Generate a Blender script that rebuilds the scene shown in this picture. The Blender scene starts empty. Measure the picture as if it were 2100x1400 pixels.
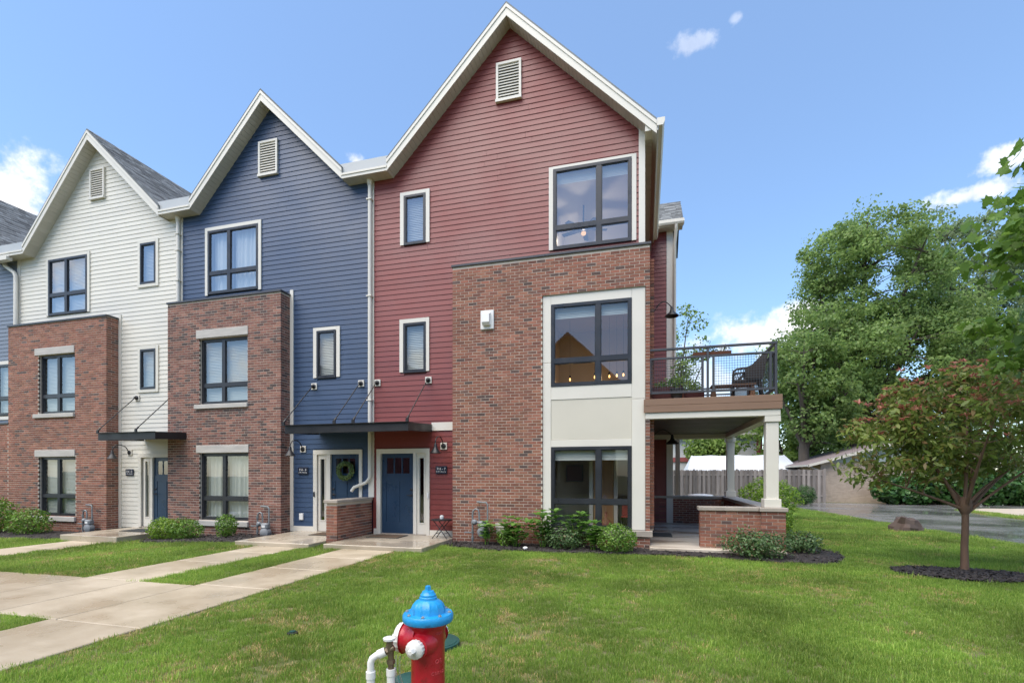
import bpy, math, random
import numpy as np
from mathutils import Vector, Matrix, noise as mnoise

random.seed(11)
R = random.Random(11)
NR = np.random.default_rng(11)
scene = bpy.context.scene
COL = scene.collection
PI = math.pi

# ------------------------------------------------------------------ camera
YAW = math.radians(15.2)
cam_data = bpy.data.cameras.new("camera")
cam = bpy.data.objects.new("camera", cam_data)
COL.objects.link(cam)
cam.location = (0, 0, 1.6)
cam.rotation_euler = (math.radians(90), 0, YAW)
cam_data.sensor_width = 36
cam_data.lens = 36 * 1000 / 2100
cam_data.shift_y = 0.13
cam_data.clip_start = 0.05
cam_data.clip_end = 3000
scene.camera = cam

# ------------------------------------------------------------------ sky + sun
SUN_EL = math.radians(63)
SUN_AZ = math.radians(208)          # compass style: from +Y clockwise, behind the camera on its left
sun_dir = Vector((math.sin(SUN_AZ) * math.cos(SUN_EL), math.cos(SUN_AZ) * math.cos(SUN_EL), math.sin(SUN_EL)))
sun_data = bpy.data.lights.new("sun", 'SUN')
sun_data.energy = 2.0
sun_data.angle = math.radians(66)
sun_data.color = (1.0, 0.91, 0.78)
sun = bpy.data.objects.new("sun", sun_data)
COL.objects.link(sun)
sun.rotation_euler = sun_dir.to_track_quat('Z', 'Y').to_euler()
sun.location = (0, -5, 30)

world = bpy.data.worlds.new("World")
scene.world = world
world.use_nodes = True
WN, WL = world.node_tree.nodes, world.node_tree.links
WN.clear()


def wnode(kind, **kw):
    n = WN.new(kind)
    for k, v in kw.items():
        setattr(n, k, v)
    return n


def wmath(op, a, b=None, c=None, clamp=False):
    n = WN.new('ShaderNodeMath')
    n.operation = op
    n.use_clamp = clamp
    for i, x in enumerate((a, b, c)):
        if x is None:
            continue
        if isinstance(x, (int, float)):
            n.inputs[i].default_value = x
        else:
            WL.new(x, n.inputs[i])
    return n.outputs[0]


def build_sky():
    out = wnode('ShaderNodeOutputWorld')
    bg = wnode('ShaderNodeBackground')
    bg.inputs['Strength'].default_value = SKY_STRENGTH
    sky = wnode('ShaderNodeTexSky', sky_type='NISHITA')
    sky.sun_disc = False
    sky.sun_elevation = SUN_EL
    sky.sun_rotation = SUN_AZ
    sky.air_density = 1.0
    sky.dust_density = 0.6
    sky.ozone_density = 1.6
    # thin rain haze whitens the blue a little everywhere
    veil = wnode('ShaderNodeMix', data_type='RGBA')
    veil.inputs[0].default_value = SKY_VEIL
    hs = wnode('ShaderNodeHueSaturation')
    hs.inputs['Saturation'].default_value = 1.22
    WL.new(sky.outputs[0], hs.inputs['Color'])
    WL.new(hs.outputs[0], veil.inputs[6])
    veil.inputs[7].default_value = (VEIL_V * 0.72, VEIL_V * 0.88, VEIL_V * 1.12, 1)
    tc = wnode('ShaderNodeTexCoord')
    sep = wnode('ShaderNodeSeparateXYZ')
    WL.new(tc.outputs['Generated'], sep.inputs[0])
    az = wmath('ARCTAN2', sep.outputs[0], sep.outputs[1])
    el = wmath('ARCSINE', sep.outputs[2])
    no = wnode('ShaderNodeTexNoise')
    no.inputs['Scale'].default_value = 9
    no.inputs['Detail'].default_value = 9
    no.inputs['Roughness'].default_value = 0.58
    WL.new(tc.outputs['Generated'], no.inputs['Vector'])
    nz = wmath('SUBTRACT', no.outputs[0], 0.5)
    no2 = wnode('ShaderNodeTexNoise')
    no2.inputs['Scale'].default_value = 34
    no2.inputs['Detail'].default_value = 6
    no2.inputs['Roughness'].default_value = 0.6
    WL.new(tc.outputs['Generated'], no2.inputs['Vector'])
    nz2 = wmath('SUBTRACT', no2.outputs[0], 0.5)
    total = None
    # cumulus banks: azimuth, elevation, half width, half height, density, ragged
    banks = [(-1.08, .375, .115, .078, 1.0, 1.5), (-1.25, .33, .16, .10, 1.0, 1.5),
             (-.575, .55, .022, .017, .95, 1.4),
             (.100, .690, .046, .014, .34, 2.4), (.168, .705, .014, .007, .3, 2.0),
             (.475, .395, .050, .012, .75, 2.2), (.535, .43, .045, .014, .75, 2.2),
             (.200, .245, .13, .042, 1.0, 1.5), (.275, .270, .06, .038, 1.0, 1.4), (.05, .17, .2, .05, .55, 1.6),
             (1.1, .22, .30, .07, 1.0, 1.5), (1.9, .2, .30, .06, .9, 1.5), (2.7, .16, .35, .06, 1.0, 1.3),
             (-2.6, .2, .35, .07, 1.0, 1.4), (-1.9, .26, .30, .08, 1.0, 1.5)]
    for a0, e0, wa, we, dens, rag in banks:
        da = wmath('DIVIDE', wmath('SUBTRACT', az, a0), wa)
        de = wmath('DIVIDE', wmath('SUBTRACT', el, e0), we)
        d2 = wmath('SQRT', wmath('ADD', wmath('MULTIPLY', da, da), wmath('MULTIPLY', de, de)))
        d2 = wmath('ADD', d2, wmath('MULTIPLY', nz, -rag * 2.2))
        d2 = wmath('ADD', d2, wmath('MULTIPLY', nz2, -rag * 0.9))
        mr = wnode('ShaderNodeMapRange', interpolation_type='SMOOTHSTEP')
        WL.new(d2, mr.inputs[0])
        mr.inputs[1].default_value = 1.0
        mr.inputs[2].default_value = 0.15
        mr.inputs[3].default_value = 0
        mr.inputs[4].default_value = dens
        m = mr.outputs[0]
        total = m if total is None else wmath('MAXIMUM', total, m)
    # cloud colour: white tops, faint grey undersides from the fine noise
    shade = wmath('ADD', wmath('MULTIPLY', nz2, 0.7), 0.93)
    ccol = wnode('ShaderNodeVectorMath', operation='SCALE')
    ccol.inputs[0].default_value = (CLOUD_V, CLOUD_V * 1.0, CLOUD_V * 1.03)
    WL.new(shade, ccol.inputs['Scale'])
    mix = wnode('ShaderNodeMix', data_type='RGBA')
    WL.new(total, mix.inputs[0])
    WL.new(veil.outputs[2], mix.inputs[6])
    WL.new(ccol.outputs[0], mix.inputs[7])
    WL.new(mix.outputs[2], bg.inputs['Color'])
    WL.new(bg.outputs[0], out.inputs[0])


SKY_STRENGTH = 0.092
SKY_VEIL = 0.16
VEIL_V = 5.5
CLOUD_V = 5.2
build_sky()
scene.view_settings.view_transform = 'Standard'
scene.view_settings.look = 'None'
scene.view_settings.exposure = 1.5
scene.view_settings.gamma = 1
scene.view_settings.use_curve_mapping = False
scene.cycles.max_bounces = 8
scene.cycles.transparent_max_bounces = 16
scene.cycles.caustics_reflective = False
scene.cycles.caustics_refractive = False
scene.cycles.use_denoising = True

# ------------------------------------------------------------------ materials
MATS = {}


def _new(name):
    m = bpy.data.materials.new(name)
    m.use_nodes = True
    nt = m.node_tree
    nt.nodes.clear()
    out = nt.nodes.new('ShaderNodeOutputMaterial')
    MATS[name] = m
    return m, nt, out


class N:
    """tiny node helper"""
    def __init__(self, nt):
        self.nt = nt

    def n(self, kind, ins=None, **kw):
        x = self.nt.nodes.new(kind)
        for k, v in kw.items():
            setattr(x, k, v)
        for k, v in (ins or {}).items():
            self.put(x.inputs[k], v)
        return x

    def put(self, sock, v):
        if hasattr(v, 'is_linked') or isinstance(v, bpy.types.NodeSocket):
            self.nt.links.new(v, sock)
        else:
            sock.default_value = v

    def math(self, op, a, b=0.0, clamp=False):
        x = self.n('ShaderNodeMath', {0: a, 1: b}, operation=op, use_clamp=clamp)
        return x.outputs[0]

    def pos(self, scale=(1, 1, 1)):
        g = self.n('ShaderNodeNewGeometry')
        mp = self.n('ShaderNodeMapping', {'Vector': g.outputs['Position'], 'Scale': scale})
        return mp.outputs[0]

    def noise(self, vec, scale, detail=4, rough=.55):
        x = self.n('ShaderNodeTexNoise', {'Vector': vec, 'Scale': scale, 'Detail': detail, 'Roughness': rough})
        return x.outputs[0]

    def rnd(self):
        g = self.n('ShaderNodeNewGeometry')
        o = self.n('ShaderNodeObjectInfo')
        return self.math('FRACT', self.math('ADD', g.outputs['Random Per Island'], o.outputs['Random']))

    def ramp(self, fac, stops, mode='LINEAR'):
        x = self.n('ShaderNodeValToRGB', {0: fac})
        cr = x.color_ramp
        cr.interpolation = mode
        while len(cr.elements) < len(stops):
            cr.elements.new(0.5)
        for e, (p, c) in zip(cr.elements, stops):
            e.position = p
            e.color = (*c, 1) if len(c) == 3 else c
        return x.outputs[0]

    def mixc(self, fac, a, b, mode='MIX'):
        x = self.n('ShaderNodeMix', data_type='RGBA', blend_type=mode)
        self.put(x.inputs[0], fac)
        self.put(x.inputs[6], (*a, 1) if isinstance(a, tuple) and len(a) == 3 else a)
        self.put(x.inputs[7], (*b, 1) if isinstance(b, tuple) and len(b) == 3 else b)
        return x.outputs[2]

    def scale(self, col, k):
        x = self.n('ShaderNodeVectorMath', {0: col, 'Scale': k}, operation='SCALE')
        return x.outputs[0]

    def maprange(self, v, a, b, c, d):
        x = self.n('ShaderNodeMapRange', {0: v, 1: a, 2: b, 3: c, 4: d})
        return x.outputs[0]


def paint(name, col, rough=.5, var=.08, scale=3.0, bump=0.0, bscale=60, rnd=0.0, metal=0.0, spec=.5,
          col2=None, c2=(0.45, 0.7), stretch=(1, 1, 1), rvar=.1, coat=0.0):
    m, nt, out = _new(name)
    b = N(nt)
    p = b.pos(stretch)
    n1 = b.noise(p, scale, 5)
    base = (*col, 1)
    if col2 is not None:
        f = b.maprange(n1, c2[0], c2[1], 0, 1)
        base = b.mixc(f, col, col2)
    else:
        base = b.mixc(0.0, col, col)
    k = b.maprange(n1, .25, .75, 1 - var, 1 + var)
    if rnd:
        k = b.math('MULTIPLY', k, b.maprange(b.rnd(), 0, 1, 1 - rnd, 1 + rnd))
    base = b.scale(base, k)
    pb = b.n('ShaderNodeBsdfPrincipled', {'Base Color': base, 'Metallic': metal, 'Specular IOR Level': spec,
                                          'Coat Weight': coat})
    b.put(pb.inputs['Roughness'], b.maprange(n1, .3, .7, max(.02, rough - rvar), min(1, rough + rvar)))
    if bump:
        n2 = b.noise(p, bscale, 4)
        bp = b.n('ShaderNodeBump', {'Strength': bump, 'Distance': .01, 'Height': n2})
        b.put(pb.inputs['Normal'], bp.outputs[0])
    nt.links.new(pb.outputs[0], out.inputs[0])
    return m


def brick_mat(name, stops):
    m, nt, out = _new(name)
    b = N(nt)
    r = b.rnd()
    col = b.ramp(r, stops, 'CONSTANT')
    p = b.pos()
    n1 = b.noise(p, 55, 5, .65)
    n0 = b.noise(p, .9, 3)
    col = b.scale(col, b.maprange(n1, .25, .75, .68, 1.32))
    col = b.scale(col, b.maprange(n0, .3, .7, .88, 1.1))
    r2 = b.math('FRACT', b.math('MULTIPLY', r, 37.0))
    col = b.scale(col, b.maprange(r2, 0, 1, .8, 1.2))
    pb = b.n('ShaderNodeBsdfPrincipled', {'Base Color': col, 'Roughness': .8, 'Specular IOR Level': .3})
    bp = b.n('ShaderNodeBump', {'Strength': .35, 'Distance': .006, 'Height': n1})
    b.put(pb.inputs['Normal'], bp.outputs[0])
    nt.links.new(pb.outputs[0], out.inputs[0])
    return m


def leaf_mat(name, stops, trans=.3, rough=.45, patch=0.0, pscale=1.2, spec=.35):
    m, nt, out = _new(name)
    b = N(nt)
    r = b.rnd()
    col = b.ramp(r, stops)
    if patch:
        n0 = b.noise(b.pos(), pscale, 3)
        col = b.scale(col, b.maprange(n0, .3, .7, 1 - patch, 1 + patch))
    pb = b.n('ShaderNodeBsdfPrincipled', {'Base Color': col, 'Roughness': rough, 'Specular IOR Level': spec})
    tr = b.n('ShaderNodeBsdfTranslucent', {'Color': b.scale(col, 1.25)})
    mx = b.n('ShaderNodeMixShader', {0: trans})
    nt.links.new(pb.outputs[0], mx.inputs[1])
    nt.links.new(tr.outputs[0], mx.inputs[2])
    nt.links.new(mx.outputs[0], out.inputs[0])
    return m


def wet_mat(name, c1, c2, scale, r0, r1, rscale, bump=.15, bscale=90, stain=None, stretch=(1, 1, 1), spec=.5, thr=(.42, .6)):
    m, nt, out = _new(name)
    b = N(nt)
    p = b.pos(stretch)
    n1 = b.noise(p, scale, 6, .6)
    col = b.mixc(b.maprange(n1, .3, .7, 0, 1), c1, c2)
    nf = b.noise(p, bscale, 4, .7)
    col = b.scale(col, b.maprange(nf, .25, .75, .86, 1.14))
    nw = b.noise(b.pos(stretch), rscale, 5, .6)
    wet = b.maprange(nw, thr[0], thr[1], 0, 1)
    if stain is not None:
        col = b.mixc(wet, stain, col)
    col = b.scale(col, b.maprange(b.rnd(), 0, 1, .94, 1.06))
    rough = b.maprange(wet, 0, 1, r0, r1)
    pb = b.n('ShaderNodeBsdfPrincipled', {'Base Color': col, 'Roughness': rough, 'Specular IOR Level': spec})
    bp = b.n('ShaderNodeBump', {'Distance': .004, 'Height': nf})
    b.put(bp.inputs['Strength'], b.math('MULTIPLY', wet, bump))
    b.put(pb.inputs['Normal'], bp.outputs[0])
    nt.links.new(pb.outputs[0], out.inputs[0])
    return m


def glass_mat(name, tint=(.86, .89, .88), refl=.9, f0=.08):
    m, nt, out = _new(name)
    b = N(nt)
    fr = b.n('ShaderNodeLayerWeight', {'Blend': .35})
    fac = b.math('ADD', b.math('MULTIPLY', fr.outputs['Facing'], .35 * refl), f0, True)
    t = b.n('ShaderNodeBsdfTransparent', {'Color': (*tint, 1)})
    nz = b.noise(b.pos(), 1.1, 2)
    bp = b.n('ShaderNodeBump', {'Strength': .05, 'Distance': .02, 'Height': nz})
    g = b.n('ShaderNodeBsdfGlossy', {'Color': (.95, .97, 1, 1), 'Roughness': .015, 'Normal': bp.outputs[0]})
    mx = b.n('ShaderNodeMixShader', {0: fac})
    nt.links.new(t.outputs[0], mx.inputs[1])
    nt.links.new(g.outputs[0], mx.inputs[2])
    nt.links.new(mx.outputs[0], out.inputs[0])
    return m


def glow_mat(name, col, strength):
    m, nt, out = _new(name)
    e = nt.nodes.new('ShaderNodeEmission')
    e.inputs[0].default_value = (*col, 1)
    e.inputs[1].default_value = strength
    nt.links.new(e.outputs[0], out.inputs[0])
    return m


RED = paint('red_siding_paint', (.198, .042, .037), .42, .10, .7, .12, 90, rnd=.06)
NAVY = paint('navy_siding_paint', (.034, .064, .128), .42, .12, .7, .12, 90, rnd=.06)
CREAM = paint('cream_siding_paint', (.64, .615, .545), .45, .05, .7, .12, 90, rnd=.03)
SLATE = paint('slate_siding_paint', (.16, .19, .24), .45, .06, .7, .12, 90, rnd=.05)
TRIM = paint('cream_trim_paint', (.66, .63, .565), .42, .04, 1.3, .05, 60, rnd=.02)
PANEL = paint('fibre_cement_panel_paint', (.58, .545, .465), .5, .04, 1.0, .08, 50)
SOFFIT = paint('soffit_paint', (.52, .49, .43), .5, .05, 1.0, rnd=.04)
BLACK = paint('black_window_frame', (.022, .024, .030), .35, .1, 3)
STEEL = paint('dark_painted_steel', (.012, .012, .014), .45, .15, 3, .1, 40)
RAILM = paint('charcoal_rail_paint', (.050, .053, .062), .4, .12, 3)
COPING = paint('dark_metal_coping', (.045, .045, .05), .35, .1, 2)
MORTAR = paint('mortar', (.52, .455, .385), .9, .14, 5, .3, 70)
STONE = paint('limestone', (.44, .42, .39), .75, .16, 4, .25, 60, stretch=(.6, .6, 3))
CAP = paint('precast_cap', (.33, .29, .25), .5, .16, 4, .25, 60)
BRICK_RED = brick_mat('red_brick_face', [(0, (.235, .100, .066)), (.16, (.265, .120, .078)), (.34, (.21, .090, .062)),
                                         (.52, (.25, .100, .068)), (.68, (.285, .125, .085)), (.82, (.19, .080, .058)),
                                         (.91, (.105, .068, .060)), (.96, (.14, .078, .062))])
BRICK_BROWN = brick_mat('brown_brick_face', [(0, (.22, .105, .080)), (.18, (.25, .125, .095)), (.36, (.185, .085, .068)),
                                             (.54, (.16, .080, .066)), (.68, (.235, .110, .082)), (.8, (.115, .070, .062)),
                                             (.92, (.082, .058, .055))])
SHINGLE = paint('asphalt_shingle', (.135, .145, .150), .8, .28, 9, .4, 120, rnd=.5)
SHINGLE2 = paint('brown_shingle', (.20, .16, .16), .7, .2, 9, .4, 120, rnd=.25)
DOOR = paint('blue_door_paint', (.016, .042, .085), .32, .08, 2)
CONC = wet_mat('walk_concrete', (.42, .355, .255), (.50, .43, .325), .8, .25, .5, .6, .35, 120, stain=(.355, .295, .205))
PATIO = wet_mat('wet_patio_concrete', (.38, .325, .245), (.47, .41, .32), 1.1, .13, .34, .8, .25, 110, stain=(.34, .29, .22))
PORCHC = wet_mat('wet_porch_concrete', (.43, .375, .30), (.58, .52, .44), 1.0, .18, .45, .9, .25, 110, stain=(.34, .285, .22),
                 stretch=(.5, 1.6, 1))
ASPH = wet_mat('wet_asphalt', (.15, .15, .148), (.20, .197, .19), .5, .05, .34, .35, .6, 140, stain=(.12, .12, .12),
               thr=(.40, .62))
GRAVEL = paint('gravel_lot', (.42, .36, .28), .8, .14, 2, .5, 90)
SOIL = paint('lawn_soil', (.12, .125, .045), .9, .3, 2.5, .5, 50, col2=(.11, .085, .05), c2=(.55, .75))
MULCH = paint('mulch_base', (.022, .018, .017), .9, .3, 9, .8, 60)
CHIP = paint('mulch_chip', (.030, .024, .023), .7, .3, 20, rnd=.55)
GLASS = glass_mat('window_glass', f0=.10)
GLASS_CLEAR = glass_mat('bay_window_glass', (.92, .94, .93), .6, .06)
GLASS_SKY = glass_mat('upper_window_glass', (.88, .90, .90), .95, .20)
ROOM = paint('room_wall', (.56, .49, .40), .8, .04, 1)
ROOM_PALE = paint('pale_room_wall', (.74, .72, .68), .8, .04, 1)
HALL = paint('hall_wall', (.16, .095, .06), .8, .04, 1)
ROOMFLOOR = paint('room_floor', (.16, .10, .06), .5, .1, 2)
BLIND = paint('white_blind', (.54, .55, .52), .6, .04, 2)
CURTAIN = paint('white_curtain', (.62, .63, .59), .8, .05, 3)
DARKWOOD = paint('dark_porch_ceiling_board', (.060, .042, .034), .5, .2, 3, .15, 30, rnd=.25, stretch=(1, 8, 1))
DECKB = paint('brown_composite_board', (.215, .130, .085), .55, .10, 3, .15, 40, stretch=(.4, 3, 6))
FENCEW = paint('weathered_fence_board', (.205, .182, .168), .85, .22, 3, .4, 40, rnd=.35, stretch=(6, 6, .7))
WHITE = paint('white_plastic', (.74, .74, .73), .35, .03, 2)
GALV = paint('galvanised_pipe', (.20, .215, .225), .45, .2, 8, .1, 40, metal=.3)
METERG = paint('grey_meter_paint', (.21, .225, .24), .45, .12, 6)
MAT_TEX = paint('coir_mat', (.10, .065, .04), .95, .3, 20, .6, 90)
MAT_DK = paint('dark_rubber_mat', (.03, .035, .035), .8, .2, 20, .4, 90)
TARP = paint('white_tarp', (.60, .63, .66), .5, .03, 1.5)
RUST = paint('brown_bark', (.13, .078, .052), .85, .3, 9, .7, 30, stretch=(1, 1, .35))
BARK = paint('grey_bark', (.075, .062, .050), .9, .3, 6, .7, 22, stretch=(1, 1, .3))
HYD_RED = paint('hydrant_red_paint', (.40, .008, .020), .36, .14, 14, .3, 45, col2=(.17, .012, .014), c2=(.60, .74), coat=.15)
HYD_BLUE = paint('hydrant_blue_paint', (.010, .26, .58), .38, .10, 14, .3, 45, col2=(.012, .13, .33), c2=(.60, .74), coat=.12)
HYD_HIGHLIGHT = paint('hydrant_highlight_red_paint', (.58, .08, .09), .4, .2, 20)  # lighter red paints a highlight onto the raised letters
HYD_WHITE = paint('hydrant_white_paint', (.62, .62, .60), .45, .10, 12, .15, 60)
BRASS = paint('aged_brass', (.16, .125, .085), .4, .3, 25, .2, 50, metal=.6)
BOLT = paint('zinc_bolt', (.42, .43, .44), .35, .1, 20, metal=.7)
LIDG = paint('green_plastic_lid', (.012, .060, .050), .5, .12, 6, .2, 60)
ROCKM = paint('brown_rock', (.075, .052, .043), .8, .3, 4, .8, 14)
BEIGEBR = paint('buff_brick_wall', (.40, .325, .26), .85, .10, 3, .2, 50, rnd=.1)
TEAL = paint('pale_teal_board', (.33, .38, .36), .6, .1, 2)
WHITESID = paint('white_house_siding', (.52, .53, .54), .6, .05, 2, rnd=.04)
FACING = paint('facing_brown_siding', (.17, .10, .08), .6, .06, 1)
TAN = paint('tan_siding', (.21, .17, .13), .6, .05, 1)
REDTRIM = paint('dull_red_trim', (.25, .06, .06), .6, .1, 2)
WICKER = paint('dark_wicker', (.026, .020, .018), .6, .3, 40, .4, 90)
WOODT = paint('stained_wood', (.17, .085, .045), .6, .2, 6, stretch=(1, 6, 6))
TERRA = paint('terracotta', (.26, .10, .06), .8, .15, 6)
PLANTER = paint('oxblood_planter', (.085, .022, .024), .5, .1, 4)
POT = paint('dark_pot', (.035, .03, .03), .5, .1, 4)
ORANGEW = paint('oak_door', (.42, .23, .10), .5, .12, 3, stretch=(5, 5, .6))
REDCLOTH = paint('red_cloth', (.35, .02, .02), .8, .1, 5)
NAVYSIGN = paint('navy_sign', (.012, .016, .035), .4, .05, 5)
LETTER = paint('white_lettering', (.75, .76, .78), .6, .02, 5)
BULB = glow_mat('lit_bulb', (1.0, .50, .16), 1.6)
FANBULB = glow_mat('lit_fan_lamp', (1.0, .55, .25), .5)

G_LAWN = [(0, (.12, .215, .034)), (.35, (.185, .305, .046)), (.7, (.26, .375, .064)), (1, (.36, .44, .11))]
L_LAWN = leaf_mat('grass_blade', G_LAWN, .5, .5, .40, .6)
L_DRY = leaf_mat('dry_grass_blade', [(0, (.42, .30, .12)), (.5, (.50, .38, .17)), (1, (.33, .29, .10))], .2, .7)
L_BOX = leaf_mat('boxwood_leaf', [(0, (.065, .14, .02)), (.5, (.12, .235, .032)), (1, (.20, .33, .05))], .25, .4, .2, 3)
L_LIME = leaf_mat('lime_leaf', [(0, (.09, .17, .018)), (.5, (.18, .30, .03)), (1, (.30, .44, .06))], .4, .4, .2, 3)
L_ROSE = leaf_mat('rose_leaf', [(0, (.055, .105, .040)), (.6, (.10, .17, .062)), (.9, (.08, .145, .045)), (1, (.20, .12, .08))], .22, .4, .2, 3)
L_HYDR = leaf_mat('broad_leaf', [(0, (.075, .18, .028)), (.6, (.135, .275, .05)), (1, (.22, .36, .085))], .3, .4)
L_MAPLE = leaf_mat('maple_leaf', [(0, (.12, .20, .06)), (.5, (.19, .285, .085)), (1, (.26, .36, .115))], .55, .45, .28, .5)
L_MAPLE2 = leaf_mat('pale_maple_leaf', [(0, (.13, .19, .095)), (.5, (.18, .25, .12)), (1, (.22, .29, .145))], .5, .5, .25, .4)
L_SPRING = leaf_mat('spring_leaf', [(0, (.10, .17, .035)), (.5, (.16, .25, .05)), (1, (.22, .31, .07))], .42, .45, .25, .5)
L_NEAR = leaf_mat('near_maple_leaf', [(0, (.075, .15, .02)), (.5, (.13, .24, .035)), (1, (.20, .32, .07))], .45, .35)
L_CHERRY = leaf_mat('bronze_green_leaf', [(0, (.105, .155, .036)), (.4, (.16, .23, .048)), (.74, (.21, .265, .06)), (.92, (.24, .155, .070)), (1, (.30, .37, .12))], .5, .35, .2, 2)
L_PINK = leaf_mat('coppery_new_leaf', [(0, (.40, .12, .10)), (.5, (.48, .19, .16)), (1, (.33, .19, .10))], .35, .35)
L_IVY = leaf_mat('ivy_leaf', [(0, (.025, .07, .016)), (.6, (.05, .125, .028)), (1, (.075, .16, .035))], .2, .35, .2, 2)
L_WREATH = leaf_mat('wreath_leaf', [(0, (.06, .11, .03)), (.6, (.11, .17, .05)), (1, (.20, .27, .10))], .2, .5)

# ------------------------------------------------------------------ mesh helpers
BASE = {}


class MB:
    """collects boxes, tubes, prisms; build() links them as ONE mesh object"""
    def __init__(self):
        self.v, self.f, self.mi = [], [], []
        self.m = None                      # optional transform for what is added next

    def add(self, vs, fs, mi=0):
        o = len(self.v)
        if self.m is not None:
            vs = [tuple(self.m @ Vector(p)) for p in vs]
        self.v += [tuple(p) for p in vs]
        self.f += [tuple(i + o for i in f) for f in fs]
        self.mi += [mi] * len(fs)
        return self

    def box(self, x0, x1, y0, y1, z0, z1, mi=0):
        return self.add([(x0, y0, z0), (x1, y0, z0), (x1, y1, z0), (x0, y1, z0), (x0, y0, z1), (x1, y0, z1), (x1, y1, z1), (x0, y1, z1)],
                        [(0, 3, 2, 1), (4, 5, 6, 7), (0, 1, 5, 4), (1, 2, 6, 5), (2, 3, 7, 6), (3, 0, 4, 7)], mi)

    def bbox(self, x0, x1, y0, y1, z0, z1, b=.006, mi=0):
        """box with chamfered edges"""
        bm_v = []
        fs = []
        for sx in (0, 1):
            for sy in (0, 1):
                for sz in (0, 1):
                    X, Y, Z = (x0, x1)[sx], (y0, y1)[sy], (z0, z1)[sz]
                    ix, iy, iz = (b, -b)[sx], (b, -b)[sy], (b, -b)[sz]
                    bm_v += [(X, Y + iy, Z + iz), (X + ix, Y, Z + iz), (X + ix, Y + iy, Z)]
        def i(sx, sy, sz, k): return (sx * 4 + sy * 2 + sz) * 3 + k
        for s in (0, 1):
            q = [i(s, 0, 0, 0), i(s, 1, 0, 0), i(s, 1, 1, 0), i(s, 0, 1, 0)]
            fs.append(tuple(q if s else q[::-1]))
            q = [i(0, s, 0, 1), i(1, s, 0, 1), i(1, s, 1, 1), i(0, s, 1, 1)]
            fs.append(tuple(q[::-1] if s else q))
            q = [i(0, 0, s, 2), i(1, 0, s, 2), i(1, 1, s, 2), i(0, 1, s, 2)]
            fs.append(tuple(q if s else q[::-1]))
        for a in (0, 1):
            for c in (0, 1):
                fs.append((i(a, c, 0, 0), i(a, c, 1, 0), i(a, c, 1, 1), i(a, c, 0, 1)))
                fs.append((i(a, 0, c, 0), i(a, 1, c, 0), i(a, 1, c, 2), i(a, 0, c, 2)))
                fs.append((i(0, a, c, 1), i(1, a, c, 1), i(1, a, c, 2), i(0, a, c, 2)))
        for sx in (0, 1):
            for sy in (0, 1):
                for sz in (0, 1):
                    fs.append((i(sx, sy, sz, 0), i(sx, sy, sz, 1), i(sx, sy, sz, 2)))
        return self.add(bm_v, fs, mi)

    def prism_y(self, pts, y0, y1, mi=0):
        """polygon in XZ pulled along Y"""
        n = len(pts)
        vs = [(x, y0, z) for x, z in pts] + [(x, y1, z) for x, z in pts]
        fs = [tuple(range(n)), tuple(range(2 * n - 1, n - 1, -1))]
        fs += [(i, i + n, (i + 1) % n + n, (i + 1) % n) for i in range(n)]
        return self.add(vs, fs, mi)

    def prism_x(self, pts, x0, x1, mi=0):
        n = len(pts)
        vs = [(x0, y, z) for y, z in pts] + [(x1, y, z) for y, z in pts]
        fs = [tuple(range(n)), tuple(range(2 * n - 1, n - 1, -1))]
        fs += [(i, i + n, (i + 1) % n + n, (i + 1) % n) for i in range(n)]
        return self.add(vs, fs, mi)

    def prism_z(self, pts, z0, z1, mi=0):
        n = len(pts)
        vs = [(x, y, z0) for x, y in pts] + [(x, y, z1) for x, y in pts]
        fs = [tuple(range(n)), tuple(range(2 * n - 1, n - 1, -1))]
        fs += [(i, i + n, (i + 1) % n + n, (i + 1) % n) for i in range(n)]
        return self.add(vs, fs, mi)

    def tube(self, path, rad, n=8, cap=True, mi=0):
        path = [Vector(p) for p in path]
        if isinstance(rad, (int, float)):
            rad = [rad] * len(path)
        vs, fs = [], []
        t0 = (path[1] - path[0]).normalized()
        ref = Vector((0, 0, 1)) if abs(t0.z) < .9 else Vector((1, 0, 0))
        a = t0.cross(ref).normalized()
        for i, p in enumerate(path):
            if i == 0:
                t = t0
            elif i == len(path) - 1:
                t = (path[i] - path[i - 1]).normalized()
            else:
                t = ((path[i + 1] - p).normalized() + (p - path[i - 1]).normalized())
                t = t.normalized() if t.length > 1e-6 else (path[i] - path[i - 1]).normalized()
            a = a - t * a.dot(t)
            a = a.normalized() if a.length > 1e-6 else t.orthogonal().normalized()
            b = t.cross(a)
            for k in range(n):
                w = 2 * PI * k / n
                vs.append(p + (a * math.cos(w) + b * math.sin(w)) * rad[i])
        for i in range(len(path) - 1):
            for k in range(n):
                k2 = (k + 1) % n
                fs.append((i * n + k, i * n + k2, (i + 1) * n + k2, (i + 1) * n + k))
        if cap:
            fs.append(tuple(range(n - 1, -1, -1)))
            fs.append(tuple((len(path) - 1) * n + k for k in range(n)))
        return self.add(vs, fs, mi)

    def lathe(self, prof, n=24, mat=None, mi=0, rfun=None):
        """profile [(r, h)] round the local Z axis"""
        vs, fs = [], []
        for r, h in prof:
            for k in range(n):
                w = 2 * PI * k / n
                rr = r if rfun is None else rfun(r, h, w)
                p = Vector((rr * math.cos(w), rr * math.sin(w), h))
                vs.append(mat @ p if mat is not None else p)
        for i in range(len(prof) - 1):
            for k in range(n):
                k2 = (k + 1) % n
                fs.append((i * n + k, i * n + k2, (i + 1) * n + k2, (i + 1) * n + k))
        fs.append(tuple(range(n - 1, -1, -1)))
        fs.append(tuple((len(prof) - 1) * n + k for k in range(n)))
        return self.add(vs, fs, mi)

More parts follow.
